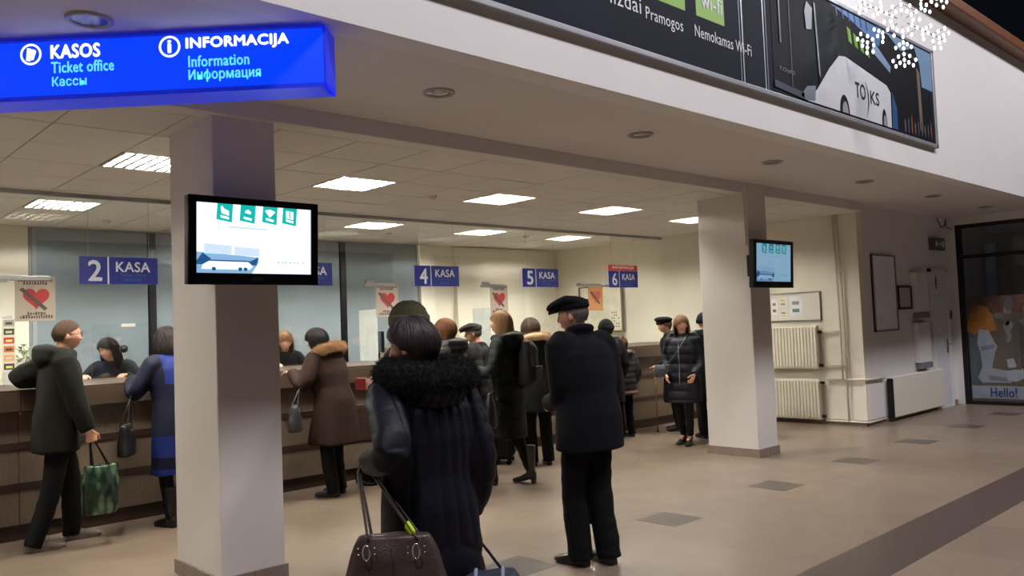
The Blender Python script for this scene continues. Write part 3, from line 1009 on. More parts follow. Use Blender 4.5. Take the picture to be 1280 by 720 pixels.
obj('plate', MB().box(0, .09, -.02, 0, 0, .15), mat('switch_grey', (110, 110, 112), .5), sw, False, .004)
obj('button', MB().box(.025, .065, -.028, -.02, .05, .10), M_blackm, sw, False, .003)
cw = MB().tube([(14.45, 5.09, 3.1), (14.6, 5.085, 2.95), (14.75, 5.085, 2.99), (14.84, 5.085, 3.1)], .006, 6)
cw.tube([(14.82, 5.085, 3.1), (14.82, 5.085, 2.97), (14.9, 5.02, 2.93)], .006, 6)
tag(obj('loose_cable', cw, M_darkmetal, None, True), 'thin loose cable looping near the ceiling above the exit sign', 'cable')

# shop window facing the hall
sh = struct(obj('window_20', MB().box(14.9, 14.98, 4.90, 4.98, 0, 2.99).box(14.9, 14.98, -1, 4.90, 2.93, 2.99).box(14.9, 14.98, -1, 4.90, 2.42, 2.48).box(14.9, 14.98, -1, 4.90, 0, .05).box(14.9, 14.98, 2.30, 2.37, .05, 2.93).box(14.9, 14.98, -.2, -.13, .05, 2.93), M_black), 'dark framed shop window with a printed picture')
for (a, b) in ((2.38, 4.90), (-.12, 2.29)):
    obj('pane', MB().box(14.935, 14.942, a, b, .05, 2.42), glass_mat('shop_glass', (.92, .94, .95), 1.5), sh)
    obj('pane', MB().box(14.935, 14.942, a, b, 2.48, 2.93), glass_mat('shop_glass', (.92, .94, .95), 1.5), sh)
sbox('wall_shop_inside', mat('shop_inside_grey', (168, 170, 174), .8), (17.5, 17.6, -1, 5.2, 0, 3.1))
sbox('wall_shop_side', mat('shop_inside_grey', (168, 170, 174), .8), (15.1, 17.5, 5.1, 5.2, 0, 3.1))
sbox('ceiling_shop', mat('shop_ceiling', (190, 190, 192), .8), (15.0, 17.6, -1, 5.2, 3.0, 3.12))
ps = thing('shop_poster', 'large printed window picture of orange haired kneeling figure before rubble', 'poster', (14.955, 4.9, .05))


def pflat(name, pts, m, lay):
    return obj(name, MB().prism([(4.9 - y, z - .05) for y, z in pts], (-.0015 * lay, 0, 0), (0, -1, 0), (0, 0, 1), (-.0012, 0, 0)), m, ps)


pflat('sheet', [(4.88, .06), (2.4, .06), (2.4, 1.78), (4.88, 1.78)], mat('print_brown_ground', (112, 92, 74), .6, var=.2, vs=6), 0)
pflat('print_wall', [(4.88, 1.5), (2.4, 1.5), (2.4, 1.78), (4.88, 1.78)], mat('print_brick_red', (112, 74, 62), .6, var=.3, vs=14), 1)
random.seed(3)
M_st = [mat('print_stone_%d' % k, c, .7, var=.1) for k, c in enumerate(((132, 124, 116), (108, 100, 94), (150, 142, 132), (92, 86, 84)))]
for k in range(34):
    y = random.uniform(2.5, 4.5)
    z = random.uniform(1.02, 1.66)
    a, b = random.uniform(.05, .11), random.uniform(.05, .13)
    pflat('print_stone', [(y + a * math.cos(q * PI / 3) * random.uniform(.8, 1.1), z + b * math.sin(q * PI / 3) * random.uniform(.8, 1.1)) for q in range(6)], M_st[k % 4], 2 + (k % 3))
pflat('print_slab', [(4.2, .8), (3.0, .78), (3.0, 1.02), (4.25, 1.05)], M_st[3], 2)
M_fw = mat('print_figure_white', (176, 180, 190), .6, var=.1)
M_fs = mat('print_figure_shade', (122, 128, 148), .6, var=.1)
pflat('figure_grey_back', [(4.88, .35), (4.62, .35), (4.60, 1.18), (4.88, 1.3)], mat('print_grey_blue', (96, 100, 112), .6), 4)
pflat('figure_hair', [(4.93, 1.20), (4.80, 1.16), (4.52, 1.2), (4.45, 1.22), (4.50, 1.45), (4.58, 1.60), (4.70, 1.64), (4.80, 1.58), (4.88, 1.4)], mat('print_hair_orange', (186, 118, 44), .6, var=.2, vs=10), 6)
pflat('figure_torso', [(4.72, 1.24), (4.58, 1.22), (4.50, 1.02), (4.46, .96), (4.50, .85), (4.56, .60), (4.30, .55), (4.22, .46), (4.30, .36), (4.72, .36), (4.78, .44), (4.70, .62), (4.72, .85), (4.76, 1.02)], M_fw, 7)
pflat('figure_fold', [(4.72, .95), (4.50, .98), (4.52, .92), (4.70, .88)], M_fs, 8)
pflat('figure_fold', [(4.62, .48), (4.36, .44), (4.34, .38), (4.60, .40)], M_fs, 8)
pflat('figure_leg', [(4.36, .55), (4.22, .58), (4.08, .56), (4.10, .44), (4.22, .38), (4.34, .40)], M_fw, 8)
pflat('paper_scrap', [(4.34, .74), (4.24, .76), (4.20, .62), (4.32, .60)], M_fw, 8)
pflat('lettering_strip', [(4.88, .10), (2.4, .10), (2.4, .31), (4.88, .31)], mat('print_strip_white', (176, 180, 190), .6), 7)
tm = text('lettering', 'Hello!', mat('print_letter_blue', (24, 52, 128), .5), ps, (-.016, 4.60 - 4.9, .13 - .05), (0, -1, 0), (0, .0, 1), .38, .15, .02)
t = thing('reflection_column', 'narrow pale blue column added inside the shop to stand for a reflection', 'reflection', (16.6, 5.0, 0))  # solid column added in place of a bright streak reflected in the glass
obj('column', MB().box(-.05, .05, -.10, .04, 1.75, 2.75), mat('reflection_pale_blue', (190, 214, 236), .4), t)
obj('stand', MB().box(-.03, .03, -.06, .0, 0, 1.75), M_darkmetal, t)  # support added only to carry the reflection column

#PEOPLE#

# ================================================================== people
def rot(axis, deg):
    return Matrix.Rotation(R(deg), 4, axis)


def union(mb, voxel, smooth=3, ratio=1.0):
    me = mb.mesh('union_source', True)
    ob = bpy.data.objects.new('union_source', me)
    COL.objects.link(ob)
    rm = ob.modifiers.new('r', 'REMESH')
    rm.mode = 'VOXEL'
    rm.voxel_size = voxel
    if smooth:
        sm = ob.modifiers.new('s', 'SMOOTH')
        sm.factor = .5
        sm.iterations = smooth
    if ratio < 1:
        de = ob.modifiers.new('d', 'DECIMATE')
        de.ratio = ratio
    dg = bpy.context.evaluated_depsgraph_get()
    res = bpy.data.meshes.new_from_object(ob.evaluated_get(dg))
    bpy.data.objects.remove(ob)
    bpy.data.meshes.remove(me)
    return res


def get_co(me):
    co = np.zeros(len(me.vertices) * 3)
    me.vertices.foreach_get('co', co)
    no = np.zeros(len(me.vertices) * 3)
    me.vertices.foreach_get('normal', no)
    return co.reshape(-1, 3), no.reshape(-1, 3)


def displace(me, fn):
    co, no = get_co(me)
    d = fn(co)
    co = co + no * d[:, None]
    me.vertices.foreach_set('co', co.ravel())
    me.update()


def fold_noise(co, scale, amp, sz=.45):
    return np.array([amp * noise.noise(Vector((p[0] * scale, p[1] * scale, p[2] * scale * sz))) for p in co])


def ring(cx, cy, z, rx, ry, n=28, e=2.4, M=None):
    out = []
    for i in range(n):
        a = 2 * PI * i / n
        c, s_ = math.cos(a), math.sin(a)
        p = Vector((cx + rx * math.copysign(abs(c) ** (2 / e), c), cy + ry * math.copysign(abs(s_) ** (2 / e), s_), z))
        out.append(tuple(M @ p) if M is not None else tuple(p))
    return out


def ik(S, T, a, b, pole):
    S, T, pole = Vector(S), Vector(T), Vector(pole)
    d = T - S
    L = min(d.length, (a + b) * .998)
    dn = d.normalized()
    T = S + dn * L
    x = (a * a - b * b + L * L) / (2 * L)
    h = math.sqrt(max(0, a * a - x * x))
    pp_ = pole - dn * pole.dot(dn)
    pp_ = pp_.normalized() if pp_.length > 1e-6 else dn.orthogonal().normalized()
    return S + dn * x + pp_ * h, T


def bez(pts, n=4):
    """smooth polyline through pts (Catmull-Rom)"""
    P_ = [Vector(p) for p in pts]
    out = []
    for i in range(len(P_) - 1):
        p0 = P_[max(i - 1, 0)]
        p1, p2 = P_[i], P_[i + 1]
        p3 = P_[min(i + 2, len(P_) - 1)]
        for k in range(n):
            t = k / n
            out.append(.5 * ((2 * p1) + (p2 - p0) * t + (2 * p0 - 5 * p1 + 4 * p2 - p3) * t * t + (3 * p1 - p0 - 3 * p2 + p3) * t ** 3))
    out.append(P_[-1])
    return out


def interp(vals, n=4):
    out = []
    for i in range(len(vals) - 1):
        for k in range(n):
            out.append(vals[i] + (vals[i + 1] - vals[i]) * k / n)
    return out + [vals[-1]]


HC = Vector((.012, 0, .120))            # centre of the skull in the head's frame, chin at z = 0


def head_mb(M, female=False):
    n, m = 56, 44
    rs = []
    for k in range(m + 1):
        t = PI * (k + .05) / (m + .1)
        row = []
        for i in range(n):
            a = 2 * PI * i / n
            x = .100 * math.sin(t) * math.cos(a)
            y = .077 * math.sin(t) * math.sin(a)
            z = -.113 * math.cos(t)
            if x > 0:
                x *= .93
            if z < -.02:
                q = (-z - .02) / .093
                y *= 1 - (.36 if female else .27) * q
                if x < 0:
                    x *= 1 - .55 * q
                else:
                    x *= 1 + .16 * q * (1 - q * .4)
            if x > .03:
                g = lambda cy, cz, sy, sz: math.exp(-((abs(y) - cy) / sy) ** 2 - ((z - cz) / sz) ** 2)
                x -= .012 * g(.031, .008, .017, .013)
                x += .006 * g(.026, .032, .024, .010)
                nz = 0
                if -.040 < z < .028:
                    pr = (.028 - z) / .058
                    nz = .027 * pr ** 1.25 if pr <= 1 else .027 * max(0, 1 - (pr - 1) / .172)
                x += nz * math.exp(-(y / (.010 + .007 * max(0, (.0 - z) / .03))) ** 2)
                x += .006 * math.exp(-(y / .024) ** 2 - ((z + .057) / .007) ** 2)
                x += .006 * math.exp(-(y / .022) ** 2 - ((z + .071) / .007) ** 2)
                x -= .004 * math.exp(-(y / .026) ** 2 - ((z + .064) / .004) ** 2)
                x += .009 * math.exp(-(y / .024) ** 2 - ((z + .098) / .016) ** 2)
                x += .004 * g(.045, -.02, .02, .02)
            row.append(tuple(M @ (HC + Vector((x, y, z)))))
        rs.append(row)
    mb = MB().rings(rs)
    for s_ in (-1, 1):
        Me = M @ Matrix.Translation(HC + Vector((-.006, s_ * .078, -.008))) @ rot('Z', s_ * 18) @ rot('Y', -12)
        mb.ell((0, 0, 0), .020, .010, .032, 12, 8, Me) if False else mb.rings([[tuple(Me @ Vector((.020 * math.sin(PI * (k + .1) / 8.2) * math.cos(2 * PI * i / 12), .010 * math.sin(PI * (k + .1) / 8.2) * math.sin(2 * PI * i / 12), -.032 * math.cos(PI * (k + .1) / 8.2)))) for i in range(12)] for k in range(9)])
    return mb


def shell(M, rows, name_noise=0.0, n=44, seed=0, strand=0.0, inner=.90):
    """C shaped shell: rows of (z, rx_front, rx_back, ry, opening half angle in degrees, cx)"""
    rnd = random.Random(seed)
    ph = [rnd.uniform(0, 6.28) for _ in range(6)]
    outer, inn = [], []
    for k, (z, rf, rb, ry, op, cx) in enumerate(rows):
        ro, ri = [], []
        for i in range(n + 1):
            a = R(op) + (2 * PI - 2 * R(op)) * i / n
            st = 1 + strand * (math.sin(a * 23 + ph[0] + z * 8) * .5 + math.sin(a * 41 + ph[1] - z * 14) * .35 + math.sin(a * 9 + ph[2] + z * 25) * .4)
            c, s_ = math.cos(a), math.sin(a)
            rx = rf if c > 0 else rb
            zz = z + strand * .35 * math.sin(a * 17 + ph[3]) * (1 if k == len(rows) - 1 else 0)
            ro.append(tuple(M @ Vector((cx + rx * c * st, ry * s_ * st, zz))))
            ri.append(tuple(M @ Vector((cx + rx * c * inner, ry * s_ * inner, zz - (.004 if k == 0 else 0)))))
        outer.append(ro)
        inn.append(ri)
    mb = MB()
    w_ = n + 1
    K = len(rows)
    vs = [p for r_ in outer for p in r_] + [p for r_ in inn for p in r_]
    fs = []
    o2 = K * w_
    for k in range(K - 1):
        for i in range(n):
            fs.append((k * w_ + i, k * w_ + i + 1, (k + 1) * w_ + i + 1, (k + 1) * w_ + i))
            fs.append((o2 + k * w_ + i, o2 + (k + 1) * w_ + i, o2 + (k + 1) * w_ + i + 1, o2 + k * w_ + i + 1))
        fs.append((k * w_, (k + 1) * w_, o2 + (k + 1) * w_, o2 + k * w_))
        fs.append((k * w_ + n, o2 + k * w_ + n, o2 + (k + 1) * w_ + n, (k + 1) * w_ + n))
    for i in range(n):
        fs.append(((K - 1) * w_ + i, (K - 1) * w_ + i + 1, o2 + (K - 1) * w_ + i + 1, o2 + (K - 1) * w_ + i))
        fs.append((i, o2 + i, o2 + i + 1, i + 1))
    mb.add(vs, fs)
    return mb


HAIR_ROWS = [None]


def strands_mb(M, rows, n, width, seed, wave=1.0, lift=.03):
    rg_ = np.random.default_rng(seed)
    Rw = np.array(rows)
    K = len(rows) - 1
    m = 8
    phi = rg_.uniform(0, 2 * PI, n)
    t0 = rg_.uniform(0.02, .62, n)
    t1 = np.minimum(1.03, t0 + rg_.uniform(.28, .6, n))
    drift = rg_.normal(0, .10, n) * wave
    ts = t0[:, None] + (t1 - t0)[:, None] * np.linspace(0, 1, m)[None]
    ph = phi[:, None] + drift[:, None] * np.linspace(0, 1, m)[None] ** 1.5
    kk = np.clip(ts * K, 0, K)
    i0 = np.clip(np.floor(kk).astype(int), 0, K - 1)
    fr_ = np.clip(kk - i0, 0, 1)
    L = Rw[i0] * (1 - fr_[..., None]) + Rw[i0 + 1] * fr_[..., None]
    op = np.radians(L[..., 4])
    phm = np.mod(ph, 2 * PI)
    ok = (phm > op - .06) & (phm < 2 * PI - op + .06)
    good = ok.all(1)
    L, phm, ts = L[good], phm[good], ts[good]
    n = len(L)
    c, s_ = np.cos(phm), np.sin(phm)
    rx = np.where(c > 0, L[..., 1], L[..., 2])
    up = 1.0 + rg_.uniform(.0, lift, n)[:, None] * (.4 + .6 * np.linspace(0, 1, m)[None]) + .004
    P_ = np.stack([L[..., 5] + rx * c * up, L[..., 3] * s_ * up, L[..., 0] + np.where(ts > 1, -(ts - 1) * .3, 0)], -1)
    side = np.stack([-s_, c, np.zeros_like(c)], -1)
    side = side + rg_.normal(0, .35, (n, 1, 3))
    side /= np.linalg.norm(side, axis=-1, keepdims=True)
    wd = width * rg_.uniform(.6, 1.3, n)[:, None] * np.array([.5, .9, 1, 1, 1, .9, .7, .15])[None]
    A = P_ + side * wd[..., None]
    B = P_ - side * wd[..., None]
    V = np.stack([A, B], 2).reshape(-1, 3)
    mat_ = np.array(M)
    V = V @ mat_[:3, :3].T + mat_[:3, 3]
    mb = MB()
    mb.v = [tuple(p) for p in V]
    mb.f = [(b_ + 2 * j, b_ + 2 * j + 1, b_ + 2 * j + 3, b_ + 2 * j + 2) for b_ in range(0, n * 2 * m, 2 * m) for j in range(m - 1)]
    return mb


def hair_mb(M, kind, seed=0):
    v = {'crop': .008, 'short': .016, 'bob': .026, 'long': .022, 'full': .024}[kind]
    RX, RY, RZ = .100 + v, .077 + v, .113 + v
    zb = {'crop': .075, 'short': .045, 'bob': -.015, 'long': -.10, 'full': .0}[kind]
    hl = {'crop': .188, 'short': .175, 'bob': .162, 'long': .172, 'full': .165}[kind]      # hairline height
    rows = []
    N = 18
    ztop = HC.z + RZ
    for k in range(N + 1):
        t = k / N
        if t < .6:
            a = (t / .6) * PI / 2
            z = HC.z + RZ * math.cos(a) * .995
            f = math.sin(max(a, .06))
        else:
            q = (t - .6) / .4
            z = HC.z + (zb - HC.z) * q
            if kind in ('crop', 'short'):
                f = 1 - .16 * q
            elif kind == 'full':
                f = 1 + .02 * math.sin(q * PI) - .14 * q
            elif kind == 'bob':
                f = 1 + .10 * math.sin(q * PI * .8) - .06 * q ** 3
            else:
                f = 1 + .06 * math.sin(q * PI * .6)
        if z > hl:
            op = 0
        else:
            q = min(1, (hl - z) / .05)
            lim = {'crop': 84, 'short': 82, 'bob': 66, 'long': 74, 'full': 72}[kind]
            op = q ** .6 * lim
            if kind in ('crop', 'short') and z < .105:
                op = 104 + (118 - 104) * min(1, (.105 - z) / .05)
            if kind == 'crop' and z > .15 and z < hl:
                op = max(op, 30)
        rf = RX * f * .96
        rb = RX * f * (1.03 if kind != 'crop' else 1.0)
        if z < .09 and kind in ('crop', 'short', 'full'):
            rb *= 1 - .35 * (.09 - z) / .09
        rows.append((z, rf, rb, RY * f, op, HC.x))
    rows[0] = (rows[0][0], .003, .003, .003, 0, HC.x)
    HAIR_ROWS[0] = rows
    return shell(M, rows, n=64, seed=seed, strand=.009 if kind != 'crop' else .004)


def hat_parts(kind, M):
    if kind == 'beanie':
        rows = []
        for k in range(14):
            a = (k / 13) * PI / 2
            f = math.sin(max(a, .05))
            rows.append((HC.z + .045 + .125 * math.cos(a), .128 * f, .132 * f, .106 * f, 0, HC.x - .012))
        rows.append((HC.z + .01, .124, .130, .104, 0, HC.x - .012))
        dome = shell(M, rows, n=72, strand=.0)
        rib = MB()
        for i in range(30):
            a = 2 * PI * i / 30
            rib.tube([tuple(M @ Vector((HC.x - .012 + .131 * math.sin(b) * math.cos(a), .107 * math.sin(b) * math.sin(a), HC.z + .045 + .126 * math.cos(b)))) for b in (.25, .6, 1.0, 1.35, 1.57)], .0035, 5)
        cuff = shell(M, [(HC.z + .072, .131, .136, .110, 0, HC.x - .012), (HC.z + .06, .138, .142, .116, 0, HC.x - .012), (HC.z + .015, .138, .142, .116, 0, HC.x - .012), (HC.z + .0, .130, .136, .108, 0, HC.x - .012)], n=72)
        return [('beanie', dome), ('beanie_rib', rib), ('beanie_cuff', cuff)]
    if kind == 'flat_cap':
        rs = []
        for k in range(12):
            a = (k / 11) * PI
            f = math.sin(max(min(a, PI - .03), .03)) ** .7
            rs.append([(HC.x + .018 + (.150 if math.cos(b) > 0 else .132) * f * math.cos(b), .108 * f * math.sin(b),
                        HC.z + .092 + .040 * math.cos(a) - .12 * max(0, -math.cos(b)) * .22 * f - .028 * max(0, math.cos(b)) * f) for b in [2 * PI * i / 40 for i in range(40)]])
        crown = MB().rings([[tuple(M @ Vector(p)) for p in r_] for r_ in rs])
        br = []
        for zz, g in ((.004, 1.0), (-.004, 1.0)):
            pass
        bm_ = MB()
        top, bot = [], []
        for i in range(21):
            b = R(-62) + R(124) * i / 20
            for lst, zz in ((top, .004), (bot, -.006)):
                lst.append((Vector((HC.x + .085 * math.cos(b), .088 * math.sin(b), HC.z + .062 + zz)), Vector((HC.x + .158 * math.cos(b) ** .6, .102 * math.sin(b), HC.z + .044 + zz - .012 * (1 - abs(math.sin(b)))))))
        vs, fs = [], []
        for lst in (top, bot):
            for p, q in lst:
                vs += [tuple(M @ p), tuple(M @ q)]
        for i in range(20):
            fs += [(2 * i, 2 * i + 1, 2 * i + 3, 2 * i + 2), (42 + 2 * i, 42 + 2 * i + 2, 42 + 2 * i + 3, 42 + 2 * i + 1), (2 * i + 1, 42 + 2 * i + 1, 42 + 2 * i + 3, 2 * i + 3), (2 * i, 2 * i + 2, 42 + 2 * i + 2, 42 + 2 * i)]
        fs += [(0, 42, 43, 1), (40, 41, 83, 82)]
        bm_.add(vs, fs)
        band = shell(M, [(HC.z + .085, .112, .118, .096, 0, HC.x), (HC.z + .045, .114, .120, .098, 0, HC.x), (HC.z + .035, .108, .116, .094, 0, HC.x)], n=48)
        return [('cap_crown', crown), ('cap_peak', bm_), ('cap_band', band)]
    if kind == 'beret':
        rs = []
        for k in range(12):
            a = (k / 11) * PI
            f = math.sin(max(min(a, PI - .03), .03)) ** .75
            rs.append([(HC.x - .01 + .135 * f * math.cos(b), .125 * f * math.sin(b), HC.z + .085 + .045 * math.cos(a) + .03 * math.cos(b) * f) for b in [2 * PI * i / 36 for i in range(36)]])
        crown = MB().rings([[tuple(M @ Vector(p)) for p in r_] for r_ in rs])
        band = shell(M, [(HC.z + .075, .112, .118, .096, 0, HC.x), (HC.z + .04, .114, .120, .098, 0, HC.x), (HC.z + .03, .108, .114, .094, 0, HC.x)], n=48)
        return [('beret_crown', crown), ('beret_band', band)]
    if kind == 'knit_cap':
        rows = []
        for k in range(14):
            a = (k / 13) * PI / 2
            f = math.sin(max(a, .05))
            rows.append((HC.z + .03 + .112 * math.cos(a), .120 * f, .124 * f, .100 * f, 0, HC.x - .004))
        rows.append((HC.z - .01, .116, .122, .098, 0, HC.x - .004))
        dome = shell(M, rows, n=56)
        cuff = shell(M, [(HC.z + .045, .122, .127, .103, 0, HC.x - .004), (HC.z + .035, .128, .132, .108, 0, HC.x - .004), (HC.z - .005, .128, .132, .108, 0, HC.x - .004), (HC.z - .018, .120, .126, .102, 0, HC.x - .004)], n=56)
        return [('knit_cap', dome), ('knit_cap_cuff', cuff)]
    return []


def fur_mb(me, n, length, width, down=.3, seed=1):
    rg_ = np.random.default_rng(seed)
    co, no = get_co(me)
    idx = rg_.integers(0, len(co), n)
    P0 = co[idx] + rg_.normal(0, .004, (n, 3))
    D = no[idx] + rg_.normal(0, .45, (n, 3))
    D[:, 2] -= down
    D /= np.linalg.norm(D, axis=1)[:, None]
    L = length * rg_.uniform(.5, 1.2, n)
    A = np.cross(D, rg_.normal(0, 1, (n, 3)))
    A /= np.linalg.norm(A, axis=1)[:, None] + 1e-9
    B = np.cross(D, A)
    w_ = width * rg_.uniform(.7, 1.2, n)
    v0 = P0 - D * .006 + A * w_[:, None]
    v1 = P0 - D * .006 - A * w_[:, None] * .5 + B * w_[:, None] * .87
    v2 = P0 - D * .006 - A * w_[:, None] * .5 - B * w_[:, None] * .87
    v3 = P0 + D * L[:, None]
    V = np.stack([v0, v1, v2, v3], 1).reshape(-1, 3)
    mb = MB()
    mb.v = [tuple(p) for p in V]
    mb.f = [t_ for i in range(n) for t_ in ((4 * i, 4 * i + 1, 4 * i + 3), (4 * i + 1, 4 * i + 2, 4 * i + 3), (4 * i + 2, 4 * i, 4 * i + 3))]
    return mb


def torus_mb(c, rx, ry, r, M=None, n=28, k=12, sag=0.0, op=0.0):
    pts = []
    for i in range(n + (1 if op else 0)):
        a = R(op) + (2 * PI - 2 * R(op)) * i / n
        pts.append(Vector((c[0] + rx * math.cos(a), c[1] + ry * math.sin(a), c[2] - sag * math.cos(a))))
    rs = []
    N_ = len(pts)
    for i, p in enumerate(pts):
        t = (pts[(i + 1) % N_] - pts[i - 1]) if not op else (pts[min(i + 1, N_ - 1)] - pts[max(i - 1, 0)])
        t.normalize()
        a_ = Vector((0, 0, 1))
        a_ = (a_ - t * a_.dot(t)).normalized()
        b_ = t.cross(a_)
        rs.append([tuple((M @ (p + a_ * r * math.cos(2 * PI * j / k) + b_ * r * math.sin(2 * PI * j / k))) if M is not None else (p + a_ * r * math.cos(2 * PI * j / k) + b_ * r * math.sin(2 * PI * j / k))) for j in range(k)])
    mb = MB()
    if op:
        return mb.rings(rs)
    rs.append(rs[0])
    return mb.rings(rs, False)


def hand_mb(mb, W, d, pn, side, curl, s):
    """W wrist, d finger direction, pn palm normal (towards what is held), side +1 left hand / -1 right hand"""
    d = Vector(d).normalized()
    pn = Vector(pn)
    pn = (pn - d * pn.dot(d)).normalized()
    sd = d.cross(pn)
    sd = sd.normalized()            # across the palm
    th = -side                      # thumb side
    W = Vector(W)
    mb.tube([W - d * .03 * s, W + d * .02 * s, W + d * .055 * s, W + d * .092 * s], [.024 * s, .029 * s, .039 * s, .036 * s], 14, up=tuple(sd), flat=.42)
    for q, (o_, L) in enumerate(((.030, .066), (.0105, .074), (-.0105, .069), (-.030, .054))):
        base = W + d * (.086 - .006 * abs(q - 1.2)) * s + sd * (o_ * th * s)
        pts = [base - d * .015 * s, base]
        ang = 0
        seg = (L * .45, L * .3, L * .25)
        for j in range(3):
            ang += curl * (70, 75, 45)[j]
            dd = d * math.cos(R(ang)) + pn * math.sin(R(ang))
            pts.append(pts[-1] + dd * seg[j] * s)
        mb.tube(pts, [.0095 * s, .0098 * s, .009 * s, .0083 * s, .0068 * s], 8, round_end=True)
    base = W + d * .028 * s + sd * (.030 * th * s)
    td = (d * .72 + sd * th * .62 + pn * .38).normalized()
    td2 = (d * .85 + sd * th * .12 + pn * (.25 + .6 * curl)).normalized()
    mb.tube([base - td * .012 * s, base + td * .036 * s, base + td * .036 * s + td2 * .03 * s, base + td * .036 * s + td2 * .052 * s], [.013 * s, .0115 * s, .0105 * s, .0085 * s], 8, round_end=True)


SHOE_CACHE = {}


def shoe_mesh(kind):
    if kind in SHOE_CACHE:
        return SHOE_CACHE[kind]
    mb = MB()
    heel = {'heel': .055, 'boot_heel': .035}.get(kind, 0)
    rs = []
    for x, w_, h_ in ((-.085, .014, .05), (-.075, .030, .075), (-.05, .036, .085), (0, .036, .085), (.05, .039, .072), (.10, .045, .056), (.14, .043, .046), (.17, .033, .036), (.188, .014, .022)):
        zb = .006 + heel * max(0, min(1, (.08 - x) / .12))
        r_ = []
        for i in range(16):
            a = 2 * PI * i / 16
            sy, sz = math.cos(a), math.sin(a)
            r_.append((x, w_ * math.copysign(abs(sy) ** .7, sy), zb + (h_ * .5 + h_ * .5 * math.copysign(abs(sz) ** .7, sz)) * (1 if kind != 'heel' else .8)))
        rs.append(r_)
    mb.rings(rs)
    top = {'boot_heel': .34, 'boot': .34, 'ankle_boot': .17}.get(kind, .10)
    if kind != 'heel':
        mb.tube([(-.028, 0, .05 + heel), (-.028, 0, .10 + heel), (-.03, 0, top + heel)], [.042, .042, .046 if top < .2 else .055], 14, round_end=False)
    if heel:
        mb.box(-.082, -.032, -.022, .022, 0, .05)
    else:
        mb.box(-.075, .02, -.032, .032, 0, .025)
        mb.box(.02, .15, -.038, .038, 0, .018)
    me = union(mb, .0075, 2)
    me.polygons.foreach_set('use_smooth', [True] * len(me.polygons))
    SHOE_CACHE[kind] = me
    return me


SKIN = mat('skin_light', (214, 160, 134), .55, var=.05, vs=14)
M_eye = mat('eye_white', (226, 222, 214), .3)
M_iris = mat('eye_iris', (46, 38, 34), .2)
M_lip = mat('lip_pink', (176, 96, 88), .5)


